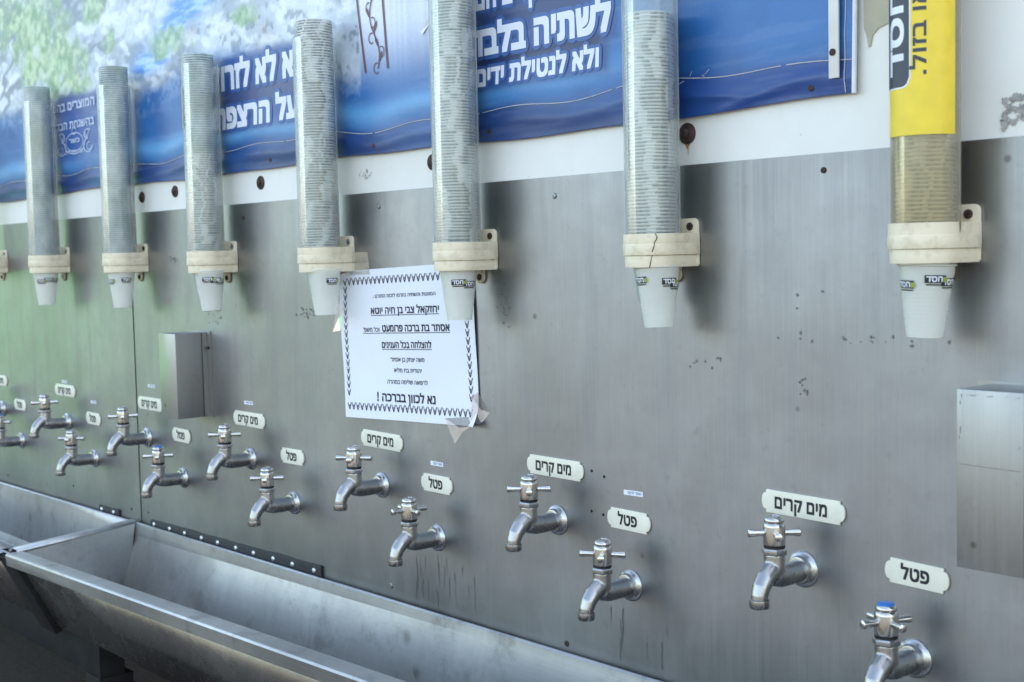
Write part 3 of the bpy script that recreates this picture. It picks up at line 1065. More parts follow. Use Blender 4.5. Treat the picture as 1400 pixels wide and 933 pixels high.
def wrap_text(s, th_c, zt, zb, h, bold, r, mat, parent):
    """text turned so its right end is up; zt top, zb bottom, letter height h runs round the tube"""
    v_, f_ = finer(*text_geo(s, bold), 1, .12)
    a, b_ = v_[:, 0].min(), v_[:, 0].max()
    z = zb + (v_[:, 0] - a) / (b_ - a) * (zt - zb)
    th = th_c - (v_[:, 1] / letter_h() - .5) * h / r
    MB().add([cyl(th[i], z[i], r + v_[i, 2], 0) for i in range(len(z))], f_).build('lettering', mat, parent, 0)
lz = lambda z: z - 1.4766
# black rounded box with pale outline
def rounded(th0, th1, z0, z1, rr, r, name, mat):
    pts = []
    for cx, cz, a0 in ((th1 - rr / r, z0 + rr, -90), (th1 - rr / r, z1 - rr, 0), (th0 + rr / r, z1 - rr, 90), (th0 + rr / r, z0 + rr, 180)):
        pts += [(cx + rr / r * math.cos(R(a0 + 15 * i)), cz + rr * math.sin(R(a0 + 15 * i))) for i in range(7)]
    # strips across so the sheet follows the tube
    b = MB()
    n = 20
    ths = np.linspace(th0, th1, n + 1)
    def zr(th):
        e = min(th - th0, th1 - th) * r
        dz = rr - math.sqrt(max(0, rr * rr - (rr - e) ** 2)) if e < rr else 0
        return z0 + dz, z1 - dz
    for i in range(n):
        a, c_ = ths[i], ths[i + 1]
        b.add([cyl(a, zr(a)[0], r, 0), cyl(c_, zr(c_)[0], r, 0), cyl(c_, zr(c_)[1], r, 0), cyl(a, zr(a)[1], r, 0)], [(0, 1, 2, 3)])
    b.build(name, mat, lab, 60)
rounded(R(-110), R(-23.5), lz(1.5826), lz(1.78), .009, .02955, 'label_border', 'label_white')
rounded(R(-108), R(-26), lz(1.5838), lz(1.779), .008, .02970, 'label_panel', 'label_black')
wrap_text('חסד', R(-53), lz(1.668), lz(1.5935), .0165, .03, .02985, 'label_white', lab)
wrap_text('תצאו בזול.', R(-9), lz(1.694), lz(1.5925), .0105, .02, .02960, 'label_black', lab)

# ---------------------------------------------------------------- plastic cups
def cup_mesh(name, mat, ribs=False):
    b = MB()
    prof = [(.0228, .0012), (.0240, .0013), (.0247, .0008), (.0249, .0001), (.0246, -.0005), (.0239, -.0008), (.0233, -.0011), (.0231, -.0030), (.0224, -.006)]
    nr = 48
    for i in range(1, nr + 1):
        z = -.006 - .056 * i / nr
        r = .0224 - .0072 * i / nr
        if ribs and 8 < i < nr and i % 3 == 0:
            r += .00022
        prof.append((r, z))
    prof += [(.0135, -.0620), (.0130, -.0600), (.0005, -.0598)]
    n = 40
    b.lathe(prof, n, (0, 0, 0), 'z', cap=False)
    return b.build(name, mat, None, 50)
cup0 = cup_mesh('plastic_cup', 'cup')
cup1 = cup_mesh('plastic_cup', 'cup_yellowed')
used = set()
stack_lab = {
    0: ('yellowed clear plastic cup stacked in the tube with the yellow label', 'cups stacked in the yellow labelled tube'),
    1: ('clear plastic cup stacked in the tube above the cracked collar', 'cups stacked above the cracked collar'),
    2: ('clear plastic cup stacked in the tube that passes right of the ornament column', 'cups stacked in the tube right of the ornament'),
    3: ('clear plastic cup stacked in the tube left of the ornament column', 'cups stacked in the tube left of the ornament'),
    4: ('clear plastic cup low in the stack of the tube above the steel box', 'cups low in the tube above the steel box'),
}
def put_cup(src, x, z, rz, label, group, dx=0., dy=0.):
    if src in used:
        o = src.copy(); C.objects.link(o)
    else:
        o = src; used.add(src)
    o.location = (x + dx, CY + dy, z)
    o.rotation_euler = (random.gauss(0, .012), random.gauss(0, .012), rz)
    tag(o, label, 'cup', group)
    return o
# individually built stacks: (dispenser, first z, last z, lean of the stack at its top)
stacks = [(0, 1.4600, 1.552), (1, 1.4600, 1.700), (2, 1.4600, 1.800), (3, 1.4600, 1.7835), (4, 1.4600, 1.625)]
offs = {0: (0, 0), 1: (-.002, .001), 2: (-.001, .001), 3: (.002, -.001), 4: (-.0025, -.0015), 5: (0, -.001), 6: (.0, -.001)}
count = 0
phase = 0.
for di, z0, z1 in stacks:
    x = D[di][0]
    n_ = int((z1 - z0) / PITCH)
    phase = random.uniform(0, 6)
    for i in range(n_):
        phase += random.gauss(0, .10) if random.random() < .86 else random.gauss(0, 1.2)
        f_ = i / max(1, n_)
        put_cup(cup1 if di == 0 else cup0, x, z0 + i * PITCH, phase, *stack_lab[di], dx=offs[di][0] + random.gauss(0, .00025) + .004 * f_ * (di in (3,)), dy=offs[di][1] + random.gauss(0, .00025))
        count += 1
# the farther, smaller stacks read as one mass
b = MB()
base_v = [v_.co.copy() for v_ in cup0.data.vertices]
base_f = [tuple(p.vertices) for p in cup0.data.polygons if p.center.z > -.012]
keep = sorted({i for f_ in base_f for i in f_})
rm = {i: j for j, i in enumerate(keep)}
fs_ = [tuple(rm[i] for i in f_) for f_ in base_f]
def far_stack(di, z0, z1):
    x = D[di][0]
    n_ = int((z1 - z0) / PITCH)
    for i in range(n_):
        dx = offs[di][0] + random.gauss(0, .0003) + (.004 * i / n_ if di == 5 else 0)
        dy = offs[di][1] + random.gauss(0, .0003)
        b.add([(x + dx + base_v[q].x, CY + dy + base_v[q].y, z0 + i * PITCH + base_v[q].z) for q in keep], fs_)
far_stack(4, 1.4600 + int(.165 / PITCH) * PITCH, 1.7785)
far_stack(5, 1.4600, 1.7985)
far_stack(6, 1.4600, 1.8015)
k = N('printed_cup_stack')
v = k.coord('Object', (28, 28, 20))
f = k.noise(v, 1, 4, .65)
f2 = k.noise(k.coord('Object', (9, 9, 7)), 1, 2)
c = k.ramp(f, [(.38, (.90, .94, .92)), (.50, (.62, .72, .71)), (.62, (.36, .46, .46))])
sz = k.n('SeparateXYZ'); k.l(k.coord(), sz.inputs[0])
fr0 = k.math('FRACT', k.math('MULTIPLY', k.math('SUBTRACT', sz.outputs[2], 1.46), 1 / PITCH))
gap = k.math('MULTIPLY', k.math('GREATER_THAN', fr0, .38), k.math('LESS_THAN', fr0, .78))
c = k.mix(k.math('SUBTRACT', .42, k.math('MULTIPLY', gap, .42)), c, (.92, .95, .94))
c = k.mix(k.math('MULTIPLY', gap, .45), c, (.22, .28, .28))  # shade between the stacked rims, painted into the cup colour
c = k.mix(k.ramp(f2, [(.55, 0.), (.66, .4)]), c, (.55, .57, .36))
df = k.n('BsdfPrincipled'); k.l(c, df.inputs['Base Color']); df.inputs['Roughness'].default_value = .3
tl = k.n('BsdfTranslucent'); k.l(c, tl.inputs[0])
mx = k.n('MixShader'); mx.inputs[0].default_value = .30
k.l(df.outputs[0], mx.inputs[1]); k.l(tl.outputs[0], mx.inputs[2]); k.l(mx.outputs[0], k.out.inputs[0])
M['cup_mass'] = k.m
tag(b.build('plastic_cups', 'cup_mass', None, 50), 'printed clear plastic cups packed in the farther tubes at the left', 'cups', None, 'stuff')

# the lowest cup of every dispenser hangs out below its collar
low = cup_mesh('hanging_cup', 'cup_plain', True)
low_lab = ['lowest cup hanging below the notched collar of the yellow labelled tube', 'lowest cup hanging below the cracked collar',
           'lowest cup hanging in front of the right side of the paper notice', 'lowest cup hanging just left of the paper notice, under its curled corner',
           'lowest cup hanging above the projecting steel box', 'lowest cup hanging at the top of the vertical seam', 'lowest cup hanging under the leftmost whole dispenser',
           'lowest cup under the collar cut by the left edge']
hangs = []
for i, (x, zc, zt, lb, kw) in enumerate(D[:7]):
    o = low if i == 0 else low.copy()
    if i: C.objects.link(o)
    o.location = (x + (.002, .006, .001, .010, .009, .003, .003)[i], CY - .001, 1.4335)
    o.rotation_euler = (R(-1), R((1.5, -3, -2, -4, -5, -3, -1.5)[i]), 0)
    tag(o, low_lab[i], 'cup', 'lowest cups hanging below the collars')
    hangs.append(o)
def cone_r(z):
    return .0224 + (z + .006) * (.0072 / .056) + .0004
def cone_patch(parent, th0, th1, z0, z1, mat, name, dr=.0, cx=(0, 0)):
    b = MB(); n = 8
    for i in range(n):
        a0, a1 = th0 + (th1 - th0) * i / n, th0 + (th1 - th0) * (i + 1) / n
        P = lambda a, z: ((cone_r(z) + dr) * math.sin(a), -(cone_r(z) + dr) * math.cos(a), z)
        b.add([P(a0, z0), P(a1, z0), P(a1, z1), P(a0, z1)], [(0, 1, 2, 3)])
    return b.build(name, mat, parent, 60)
def cone_text(parent, s, th0, th1, z, h, mat, dr):
    v_, f_ = finer(*text_geo(s, .03), 0, .15)
    a, b_ = v_[:, 0].min(), v_[:, 0].max()
    vv = []
    for p in v_:
        th = th0 + (p[0] - a) / (b_ - a) * (th1 - th0)
        zz_ = z + p[1] / letter_h() * h
        rr = cone_r(zz_) + dr + p[2]
        vv.append((rr * math.sin(th), -rr * math.cos(th), zz_))
    MB().add(vv, f_).build('lettering', mat, parent, 0)
def logo(parent, th, z, wd=.60, back=False):
    """black tag with white word and a green sprig; th in radians from straight out of the wall"""
    m_ = cone_patch(parent, th - wd / 2, th + wd / 2, z, z + .0068, 'cup_black', 'logo', .0004)
    cone_text(m_, 'חסד', th - wd / 2 + .06, th + wd / 2 - .16, z + .0012, .0044, 'label_white', .0008)
    cone_patch(m_, th + wd / 2 - .14, th + wd / 2 + .05, z + .001, z + .0052, 'cup_green', 'sprig', .0010)
    cone_patch(m_, th - wd / 2 + .05, th + wd / 2 - .05, z - .0020, z - .0009, 'cup_black', 'small_print', .0004)
view = [math.atan2(-D[i][0], 1.007) for i in range(7)]
for i, lg in enumerate([[(-.9, -.0200), (.35, -.0150), (1.0, -.0175)], [(.62, -.0185), (1.05, -.0215), (-.95, -.0160)], [(.0, -.0195), (.68, -.0215)],
                        [(.55, -.0185)], [(-.15, -.0165), (.45, -.0175), (.85, -.0195)], [(.4, -.0165), (-1.0, -.0185)], [(-.4, -.0185), (.25, -.0155), (1.0, -.0165)]]):
    for th, z in lg:
        logo(hangs[i], view[i] + th, z, .84)

# ---------------------------------------------------------------- paper notice
PX, PZ, PR = -1.405, 1.333, R(2.09)
PW, PH = .2975, .2085
def paper_y(u, v_):
    y = -.0016 - .0009 * (1 + np.sin(u * 34 + v_ * 9)) - .0012 * np.sin(v_ * 22 + 1) ** 2
    y = y - .012 * np.clip((u - .118) / .03, 0, 1) ** 2 * np.clip((-v_ - .07) / .035, 0, 1) ** 2      # lower right corner lifts
    y = y - .016 * np.clip((-u - .120) / .029, 0, 1) ** 2 * np.clip((v_ - .075) / .03, 0, 1) ** 2
    return y
def paper_pt(u, v_, d=0.):
    cu = np.clip((-u - .126) / .023, 0, 1) * np.clip((v_ - .082) / .023, 0, 1)        # upper left corner curls in
    u2 = u + .010 * cu; v2 = v_ - .009 * cu
    x = PX + u2 * math.cos(PR) - v2 * math.sin(PR)
    z = PZ + u2 * math.sin(PR) + v2 * math.cos(PR)
    return np.stack([x, paper_y(u, v_) - d, z], -1)
notice = empty('paper_notice', (0, 0, 0), 'white sheet of paper with black Hebrew print taped to the steel', 'notice')
U = np.linspace(-PW / 2, PW / 2, 60)[None, :].repeat(44, 0)
W_ = np.linspace(-PH / 2, PH / 2, 44)[:, None].repeat(60, 1)
pv = paper_pt(U, W_).reshape(-1, 3)
idx = np.arange(60 * 44).reshape(44, 60)
pf = np.stack([idx[:-1, :-1], idx[:-1, 1:], idx[1:, 1:], idx[1:, :-1]], -1).reshape(-1, 4)
me = bpy.data.meshes.new('sheet'); me.from_pydata(pv.tolist(), [], pf.tolist())
link('sheet', me, 'paper', notice, 180)
def paper_warp(V):
    o_ = paper_pt(V[:, 0], V[:, 2], .0004)
    o_[:, 1] += V[:, 1]
    return o_
PT = MB()
def pline(s, x0, x1, zb, h, bold, under=False):
    mm = .001
    vv, ff = lay_text(s, x0 * mm, x1 * mm, zb * mm, h * mm, bold, 0, paper_warp)
    PT.add(vv, ff)
    if under:
        n = 20
        for i in range(n):
            a, c_ = (x0 + (x1 - x0) * i / n) * mm, (x0 + (x1 - x0) * (i + 1) / n) * mm
            q = np.array([[a, 0, (zb - 2.6) * mm], [c_, 0, (zb - 2.6) * mm], [c_, 0, (zb - 1.7) * mm], [a, 0, (zb - 1.7) * mm]])
            PT.add(paper_warp(q), [(0, 1, 2, 3)])
pline('המזונות והשתיה נתרמו לזכות התורם :', -69, 72.5, 64.3, 4.3, .012)
pline('יחזקאל צבי בן חיה יוטא', -75.2, 79, 42.2, 8.2, .026, True)
pline('אסתר בת ברכה פרומעט', -50, 99, 17.6, 8.4, .028)
pline("וכל משפ'", -94, -57, 17.6, 5.2, .014)
n = 24
for i in range(n):
    a, c_ = (-95 + 194 * i / n) * .001, (-95 + 194 * (i + 1) / n) * .001
    PT.add(paper_warp(np.array([[a, 0, .0150], [c_, 0, .0150], [c_, 0, .0159], [a, 0, .0159]])), [(0, 1, 2, 3)])
pline('להצלחה בכל הענינים', -53.2, 60, -4.8, 7.6, .026, True)
pline('משה יצחק בן אסתר', -35.2, 42.6, -23.4, 5.0, .014)
pline('יהודית בת מליא', -28.9, 35.2, -38.2, 5.0, .014)
pline('לרפואה שלימה במהרה', -45.5, 47.3, -54.0, 5.0, .014)
pline('נא לכוון בברכה !', -70, 62.9, -78.5, 10.2, .030)
PT.build('lettering', 'print_ink', notice, 0)
b = MB()
def tick(u, v_, s_):
    for p in ([(-.9, .9), (-.45, -.2), (-.1, -.9), (.1, -.55), (-.25, .1), (-.7, 1.0)], [(-.15, -.9), (.32, -.85), (1.2, .95), (.90, 1.0)], [(-.45, -.2), (.0, -.15), (.25, .35), (.1, .45)]):
        q = np.array([[u + x_ * s_ * .8, 0, v_ + z_ * s_] for x_, z_ in p])
        b.add(paper_warp(q), [tuple(range(len(p)))])
for i in range(27):
    tick(-.1345 + i * .0101, .0885, .0056)
    tick(-.1375 + i * .0104, -.0880, .0056)
for i in range(15):
    tick(-.1350 - i * .0002, .0770 - i * .0104, .0053)
    tick(.1330 + i * .0001, .0770 - i * .0104, .0053)
b.build('tick_border', 'print_ink', notice, 0)
def tape(pts, seed):
    rg = random.Random(seed)
    b = MB()
    q = [(x, -.0052 - rg.uniform(0, .0015), z) for x, z in pts]
    c_ = (sum(p[0] for p in q) / len(q), -.0045, sum(p[2] for p in q) / len(q))
    b.add(q + [c_], [(i, (i + 1) % len(q), len(q)) for i in range(len(q))])
    b.build('tape', 'tape', notice, 0)
L = lambda u, v_: tuple(paper_pt(np.array(u * .001), np.array(v_ * .001))[[0, 2]])
tape([L(140, -66), L(153, -60), L(162, -70), L(173, -85), L(163, -95), L(152, -101), L(136, -96)], 1)
tape([L(84, -96), L(133, -92), L(136, -104), L(118, -112), L(102, -128), L(92, -112)], 2)
tape([L(-160, 40), L(-150, 62), L(-140, 52), L(-148, 20), L(-168, 18)], 3)
tape([L(-118, 98), L(-70, 97), L(-72, 128), L(-112, 130)], 4)

# ---------------------------------------------------------------- nameplates and small stickers
def plate_outline(w_, h_):
    hw, hh = w_ / 2, h_ / 2
    e = h_ * .24
    pts = []
    ya = hh - .0030
    for i in range(9):
        a = R(-90 + 180 * i / 8)
        pts.append((hw - e + e * math.cos(a) ** .8 if abs(math.cos(a)) > 1e-6 else hw - e, ya * math.sin(a)))
    right = [(hw - e, -hh)] + pts + [(hw - e, hh)]
    left = [(-x, -z) for x, z in right]
    return right + left
def nameplate(word, x, z, w_, rot, label, group):
    t = empty('name_plate', (x, 0, z), label, 'name plate', group)
    b = MB().prism(plate_outline(w_, .0232), -.0003, -.0024)
    b.build('plate', 'plate', t, 30, .0004)
    wx = .316 if len(word) > 4 else .225
    cx = -.018 * w_
    vv, ff = lay_text(word, cx - wx * w_, cx + wx * w_, -.0058, .0110, .032)
    vv[:, 1] -= .0027
    MB().add(vv, ff).build('lettering', 'ink', t, 0)
    t.rotation_euler = (0, R(-rot), 0)
    return t
COLD, RASP = 'מים קרים', 'פטל'
cold = [(-.7612, .0985, -.87, 'long cold water plate nearest the right edge, above the tap right of the drilled holes'), (-1.1162, .0968, -.35, 'long cold water plate left of the four drilled holes'),
        (-1.4671, .0975, -.78, 'long cold water plate directly below the paper notice'), (-1.8286, .0970, -.41, 'long cold water plate just right of the projecting steel box'),
        (-2.1780, .0960, -.06, 'long cold water plate partly hidden behind the steel box'), (-2.5575, .0990, .22, 'long cold water plate left of the panel seam'),
        (-2.9230, .0970, .5, 'long cold water plate cut by the left edge')]
for x, w_, rt, lb in cold:
    nameplate(COLD, x, 1.1968, w_, rt, lb, 'cold water name plates')
rasp = [(-.6359, -1.67, 'short raspberry plate nearest the right edge, above the blue capped tap'), (-.9967, -.6, 'short raspberry plate right of the four drilled holes'),
        (-1.3451, -.3, 'short raspberry plate below the right half of the paper notice'), (-1.7019, .7, 'short raspberry plate halfway between the steel box and the paper notice'),
        (-2.0621, -.75, 'short raspberry plate below the steel box'), (-2.4261, -.7, 'short raspberry plate just left of the panel seam'), (-2.8034, .2, 'short raspberry plate near the left edge')]
for x, rt, lb in rasp:
    nameplate(RASP, x, 1.1500, .0655, rt, lb, 'raspberry name plates')
for x, z, w_, lb in [(-1.3452, 1.1766, .0266, 'tiny white sticker above the raspberry plate below the paper notice'), (-.9902, 1.1814, .0290, 'tiny white sticker above the raspberry plate beside the drilled holes'),
                     (-1.8305, 1.2232, .0270, 'tiny white sticker above the cold water plate right of the steel box'), (-2.1731, 1.2292, .0270, 'tiny white sticker left of the steel box above a half hidden plate'),
                     (-2.4251, 1.1823, .0250, 'tiny white sticker left of the panel seam, above a raspberry plate'), (-2.5627, 1.2142, .0240, 'tiny white sticker above the cold water plate left of the seam')]:
    t = empty('small_sticker', (x, 0, z), lb, 'sticker', 'tiny white stickers on the steel')
    MB().prism([(-w_ / 2, -.0028), (w_ / 2, -.0028), (w_ / 2, .0028), (-w_ / 2, .0028)], -.0001, -.0004).build('sheet', 'sticker', t, 0)
    vv, ff = lay_text('חומר לניקוי', -w_ * .28, w_ * .42, -.0012, .0026, .015)
    vv[:, 1] -= .0006
    MB().add(vv, ff).build('lettering', 'sticker_ink', t, 0)
    t.rotation_euler = (0, R(random.uniform(-1.5, 2.5)), 0)

# ---------------------------------------------------------------- taps
def make_tap():
    t = empty('water_tap', (0, 0, 0), 'x', 'tap', 'x')
    # flange on the wall
    MB().lathe([(.0182, .0002), (.0182, .0014), (.0176, .0024), (.0158, .0036), (.0142, .0046), (.0132, .0066), (.0129, .0086), (.0110, .0090)], 44, (0, 0, 0), 'y').build('flange', 'chrome', t, 28)
    # cast body: pipe, barrel and curved spout grown together
    b = MB()
    b.tube([(0, -.006, -.0005), (0, -.022, -.0008), (0, -.036, 0), (0, -.047, .002)], [.0108, .0110, .0114, .0105], 24)
    b.tube([(0, -.0455, -.0070), (0, -.0455, -.002), (0, -.0455, .010), (0, -.0455, .0235)], [.0060, .0098, .0105, .0102], 24)
    b.tube([(0, -.0440, .0085), (0, -.0520, .0070), (0, -.0600, .0015), (0, -.0663, -.0062), (0, -.0692, -.0140), (0, -.0697, -.0225)],
           [.0085, .0098, .0094, .0088, .0082, .0080], 24)
    o = b.build('body', 'tap_body', None, 0)
    md = o.modifiers.new('r', 'REMESH'); md.mode = 'VOXEL'; md.voxel_size = .0009
    ms = o.modifiers.new('s', 'SMOOTH'); ms.iterations = 9; ms.factor = .5
    dg = bpy.context.evaluated_depsgraph_get(); dg.update()
    me = bpy.data.meshes.new_from_object(o.evaluated_get(dg))
    bpy.data.objects.remove(o)
    me.name = 'body'
    body = link('body', me, 'tap_body', t, 180)
    MB().lathe([(.0080, -.0165), (.0094, -.0172), (.0096, -.0185), (.0095, -.0240), (.0090, -.0252), (.0072, -.0254), (.0068, -.0230), (.001, -.0228)], 32, (0, -.0697, 0), 'z').build('spout_ring', 'tap_body', t, 35)
    # bonnet nut
    MB().lathe([(.0098, .0220), (.0125, .0230), (.0128, .0240), (.0128, .0275), (.0118, .0290), (.0095, .0295)], 6, (0, -.0455, 0), 'z', a0=.3).build('bonnet_nut', 'chrome', t, 25, .0006)
    MB().lathe([(.0098, .0290), (.0104, .0296), (.0104, .0308), (.0098, .0312)], 28, (0, -.0455, 0), 'z').build('seal_ring', 'black_seal', t)
    hd = MB().lathe([(.0095, .0008), (.0103, .0012), (.0106, .0030), (.0107, .0190), (.0103, .0215), (.0094, .0225), (.0090, .0228), (.0092, .0233), (.0096, .0240), (.0094, .0262), (.0080, .0280), (.0062, .0286)], 36, (0, 0, 0), 'z').build('handle', 'hub', t, 35)
    hd.location = (0, -.0455, .0308)
    for q in range(4):
        a = q * math.pi / 2
        dx, dy = math.cos(a), math.sin(a)
        pr_ = [(.009, .0033), (.013, .0032), (.019, .0036), (.0235, .0042), (.0248, .0041), (.0256, .0031)]
        MB().tube([(dx * r_q, dy * r_q, .0128) for r_q, _ in pr_], [s_ for _, s_ in pr_], 14).build('spoke', 'hub', hd, 40)
    MB().lathe([(.0060, .0270), (.0062, .0291), (.0050, .0293), (.0046, .0285), (.001, .0284)], 24, (0, 0, 0), 'z').build('cap', 'chrome', hd, 40)
    return t
tap0 = make_tap()
blue = MB().lathe([(.0078, .0268), (.0078, .0288), (.0064, .0300), (.001, .0303)], 24, (0, 0, 0), 'z').build('cap', 'blue_cap', None, 40)
blue_mesh = blue.data
bpy.data.objects.remove(blue)
taps = [
    (-.7621, 1.1343, 18, 0, 'chrome tap of the upper row nearest the right edge'), (-1.1150, 1.1340, 0, 0, 'chrome tap of the upper row under the plate beside the drilled holes'),
    (-1.4718, 1.1335, -22, 0, 'chrome tap of the upper row below the paper notice'), (-1.8298, 1.1335, -12, 0, 'chrome tap of the upper row just right of the steel box'),
    (-2.1962, 1.1340, 4, 0, 'chrome tap of the upper row on the panel seam'), (-2.5533, 1.1330, 6, 0, 'chrome tap of the upper row left of the panel seam'),
    (-2.9104, 1.1335, 0, 0, 'chrome tap of the upper row cut by the left edge'),
    (-.6393, 1.0718, 30, 1, 'blue capped tap at the lower right corner of the picture'), (-.9969, 1.0762, 2, 0, 'dripping stained tap of the lower row, second from the right'),
    (-1.3485, 1.0776, 26, 0, 'chrome tap of the lower row below the right half of the paper notice'), (-1.7040, 1.0785, 0, 0, 'chrome tap of the lower row above the right half of the rubber strip'),
    (-2.0632, 1.0759, -4, 1, 'blue capped tap below the steel box, right of the panel seam'), (-2.4300, 1.0720, -20, 0, 'chrome tap of the lower row left of the panel seam'),
    (-2.8068, 1.0722, -35, 1, 'blue capped tap at the left edge')]
for i, (x, z, dl, bl, lb) in enumerate(taps):
    t = tap0 if i == 0 else copy_tree(tap0)
    t.location = (x, 0, z)
    t.rotation_euler = (0, R(random.gauss(0, .8)), 0)
    tag(t, lb, 'tap', 'taps of the upper row' if i < 7 else 'taps of the lower row')
    hd = [c_ for c_ in t.children if c_.name.startswith('handle')][0]
    hd.rotation_euler = (0, 0, math.atan2(-x, 1.0) + R(dl + random.uniform(-9, 9)))
    if bl:
        for c_ in hd.children:
            if c_.name.startswith('cap'):
                c_.data = blue_mesh

# ---------------------------------------------------------------- projecting steel boxes
def steel_box(x0, z0, z1, label, rusty=False):
    t = empty('steel_box', (x0, 0, z0), label, 'steel box', 'small steel boxes on the wall')
    h = z1 - z0
    MB().box(0, .059, -.058, -.002, 0, h).build('housing', 'box_steel', t, 30, .0008)
    MB().prism([(-.012, -.001), (.073, -.001), (.073, h + .002), (-.012, h + .002)], -.0002, -.0018).build('back_flange', 'box_steel', t, 30)
    MB().box(.0602, .0616, -.0100, -.0019, .001, h - .001).build('cover_lip', 'box_steel', t, 30)
    MB().lathe([(.0028, .0018), (.0026, .0032), (.001, .0036)], 14, (.067, 0, h - .026), 'y').build('screw', 'rust', t)
    if rusty:
        b = MB()
        rg = random.Random(4)
        for i in range(16):
            e = rg.random()
            if e < .55: cx, cz = rg.uniform(.003, .056), h - .004 - abs(rg.gauss(0, .0012))
            elif e < .8: cx, cz = .056 + rg.gauss(0, .0007), rg.uniform(h * .6, h - .004)
            else: cx, cz = .003 + rg.gauss(0, .0006), rg.uniform(h * .7, h - .004)
            s_ = rg.uniform(.0004, .0010)
            ex_, ez_ = (3.6, .35) if e < .55 else (.5, 2.6)
            b.sheet([(cx + s_ * ex_ * rg.uniform(.6, 1.2) * math.cos(1.05 * q), cz + s_ * ez_ * rg.uniform(.5, 1.) * math.sin(1.05 * q)) for q in range(6)], -.0582 - i * .000003)
        b.sheet([(.003, h * .585), (.012, h * .583), (.030, h * .580), (.056, h * .578), (.056, h * .574), (.030, h * .577), (.012, h * .580), (.003, h * .581)], -.0583)
        b.build('rust_marks', 'box_rust', t, 0)
    return t
steel_box(-2.0190, 1.1915, 1.3325, 'projecting steel box near the panel seam, hiding the end of a cold water plate')
steel_box(-.5640, 1.1800, 1.3305, 'projecting steel box with rusty edges at the right edge of the picture', True)

# ---------------------------------------------------------------- rubber strips with rivets
def rubber(x0, x1, z0a, z1a, z0b, z1b, rivets, label):
    t = empty('rubber_strip', (0, 0, 0), label, 'rubber strip', 'rubber strips above the trough')
    n = 14
    rg = random.Random(len(rivets))
    up = [(x0 + (x1 - x0) * i / n, z1a + (z1b - z1a) * i / n + rg.gauss(0, .0006)) for i in range(n + 1)]
    lo = [(x0 + (x1 - x0) * i / n, z0a + (z0b - z0a) * i / n) for i in range(n + 1)]
    MB().prism(lo + up[::-1], -.0002, -.0042).build('strip', 'rubber', t, 30, .0005)
    for x, z in rivets:
        MB().lathe([(.0042, .0042), (.0042, .0052), (.0034, .0062), (.0018, .0066), (.0016, .0058), (.0006, .0058)], 18, (x, 0, z), 'y').build('rivet', 'rivet', t, 40)
rv = [(-2.175 + i * .0585 + (.002 if i % 2 else 0), .9778 + i * .0006) for i in range(10)]
rubber(-2.192, -1.629, .962, .985, .966, .9925, rv, 'long black rubber strip with ten rivets above the near trough')
rubber(-2.412, -2.325, .962, .9815, .962, .985, [(-2.398, .976), (-2.345, .977)], 'short black rubber strip with two rivets left of the panel seam')

# ---------------------------------------------------------------- troughs
def loft(b, profs, thick=0.):
    n = len(profs[0][1])
    vs = []; fs = []
    for x, pf_ in profs:
        vs += [(x, y, z) for y, z in pf_]
    for j in range(len(profs) - 1):
        for i in range(n - 1):
            fs.append((j * n + i, j * n + i + 1, (j + 1) * n + i + 1, (j + 1) * n + i))
    b.add(vs, fs)
def trough(x0, x1, fr, rr, cr, label, endp, tilt=.042):
    """fr, rr, cr: heights of front rim, rear rim and rear crease as functions of x"""
    t = empty('steel_trough', ((x0 + x1) / 2, 0, .9), label, 'trough', 'steel troughs under the taps')
    inv = Matrix.Translation((-(x0 + x1) / 2, 0, -.9))
    def fin(b, name, mat, thick, par=t, sm=30):
        b.v = [tuple(inv @ Vector(p)) for p in b.v]
        o = b.build(name, mat, par, sm)
        if thick:
            md = o.modifiers.new('thickness', 'SOLIDIFY'); md.thickness = thick; md.offset = 0
        return o
    xs = np.linspace(x0, x1, 9)
    b = MB()
    loft(b, [(x, [(-.0085, rr(x) - .004), (-.0085, rr(x)), (-.0118, rr(x) + .0006), (-.0135, rr(x) - .001), (-.0150, cr(x)), (-tilt, .862), (-tilt - .008, .846), (-.066, .832), (-.095, .822), (-.165, .824), (-.182, .836)]) for x in xs])
    fin(b, 'basin', 'trough', .0012, sm=6)
    b = MB()
    loft(b, [(x, [(-.180, .824), (-.2395, fr(x) - .012)]) for x in xs])
    fin(b, 'front_panel', 'trough_front', .0012)
    b = MB()
    rim = lambda x: [(-.2210, fr(x) - .014), (-.2215, fr(x) - .0015), (-.2235, fr(x) + .0006), (-.2470, fr(x) + .0012), (-.2503, fr(x) + .0002), (-.2520, fr(x) - .0022), (-.2500, fr(x) - .0190), (-.2470, fr(x) - .0192)]
    loft(b, [(x, rim(x)) for x in xs])
    fin(b, 'front_rim', 'trough', .0012)
    for xe in endp:
        b = MB()
        f_, r_q = fr(xe), rr(xe)
        pts = [(-.0150, r_q - .001), (-.2240, f_ - .002), (-.182, .830), (-.095, .823), (-.060, .833), (-.040, .857), (-.0275, .896)]
        b.add([(xe, y, z) for y, z in pts], [tuple(range(len(pts)))])
        b.add([(xe - .0012, y, z) for y, z in pts], [tuple(range(len(pts)))])
        fin(b, 'end_panel', 'trough', 0)
    return t
XD = -2.232
trough(XD, .5, lambda x: .9560 + .0285 * (x + 2.225), lambda x: .9742 + .0042 * (x + 2.23), lambda x: min(.9742 + .0042 * (x + 2.23) - .003, .9505 + 0.0162 * (x + 2.23)),
       'near steel trough under the taps, right of the divider', [XD + .001])
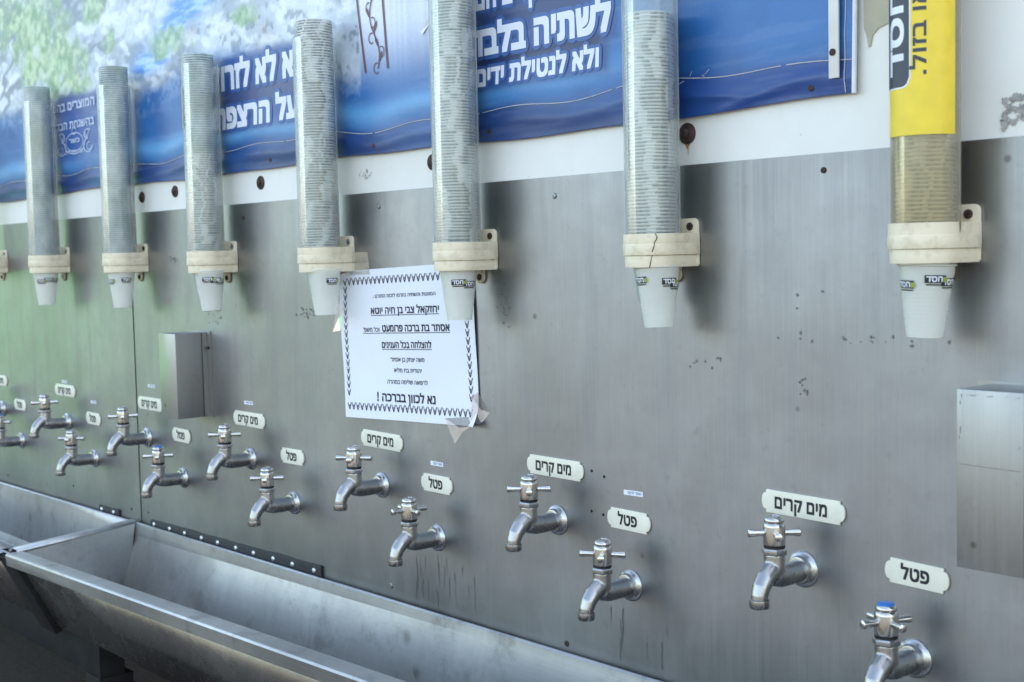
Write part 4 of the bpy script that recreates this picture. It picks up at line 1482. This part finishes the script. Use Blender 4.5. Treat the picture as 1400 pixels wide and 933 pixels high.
trough(-4.6, XD - .034, lambda x: .9580 + .004 * (x + 2.26), lambda x: .9735 + .0085 * (x + 2.26), lambda x: .9505 + .0060 * (x + 2.26),
       'far steel trough left of the divider, mirroring green', [XD - .036], .0215)
# cap strip bridging the two troughs
dv = empty('divider_strip', (XD - .018, 0, .96), 'folded steel strip bridging the gap between the two troughs', 'metal strip')
b = MB()
loft(b, [(-.0190, [(-.010, .0125), (-.2320, -.0045)]), (-.0165, [(-.010, .0150), (-.2320, -.0020)]), (-.0060, [(-.010, .0155), (-.2320, -.0015)]), (-.0040, [(-.010, .0175), (-.2320, .0005)]),
         (.0130, [(-.010, .0175), (-.2320, .0005)]), (.0165, [(-.010, .0160), (-.2320, -.0010)]), (.0180, [(-.010, .0100), (-.2320, -.006)])])
o = b.build('strip', 'trough', dv, 30)
md = o.modifiers.new('thickness', 'SOLIDIFY'); md.thickness = .001
MB().lathe([(.004, 0), (.004, .003), (.002, .004)], 6, (0, -.236, -.004), 'z').build('bolt', 'zinc', dv)
# dark iron frame carrying the troughs
fr_ = empty('support_frame', (-2.25, -.1, GZ), 'dark iron frame carrying the troughs, with a slanting strut on the divider', 'frame')
def fpart(b, name, bev=.001):
    b.v = [(x + 2.25, y + .1, z - GZ) for x, y, z in b.v]
    return b.build(name, 'dark_iron', fr_, 30, bev)
b = MB()
b.add([(x, y + dy, z) for x in (-2.268, -2.218) for (y, z) in ((-.2505, .951), (-.1870, .818)) for dy in (0, .0)][:0] or
      [(-2.274, -.2515, .948), (-2.206, -.2515, .948), (-2.206, -.1800, .806), (-2.274, -.1800, .806), (-2.274, -.2400, .952), (-2.206, -.2400, .952), (-2.206, -.1680, .810), (-2.274, -.1680, .810)],
      [(0, 1, 2, 3), (7, 6, 5, 4), (0, 4, 5, 1), (1, 5, 6, 2), (2, 6, 7, 3), (3, 7, 4, 0)])
fpart(b, 'strut')
fpart(MB().box(-6, -2.10, -.150, -.105, .745, .816), 'beam')
fpart(MB().box(-2.16, -2.10, -.1505, -.09, GZ, .7445), 'leg')
fpart(MB().box(-4.2, -4.14, -.1505, -.09, GZ, .7445), 'leg')
fpart(MB().box(-.10, -.04, -.150, -.09, GZ, .816), 'leg')
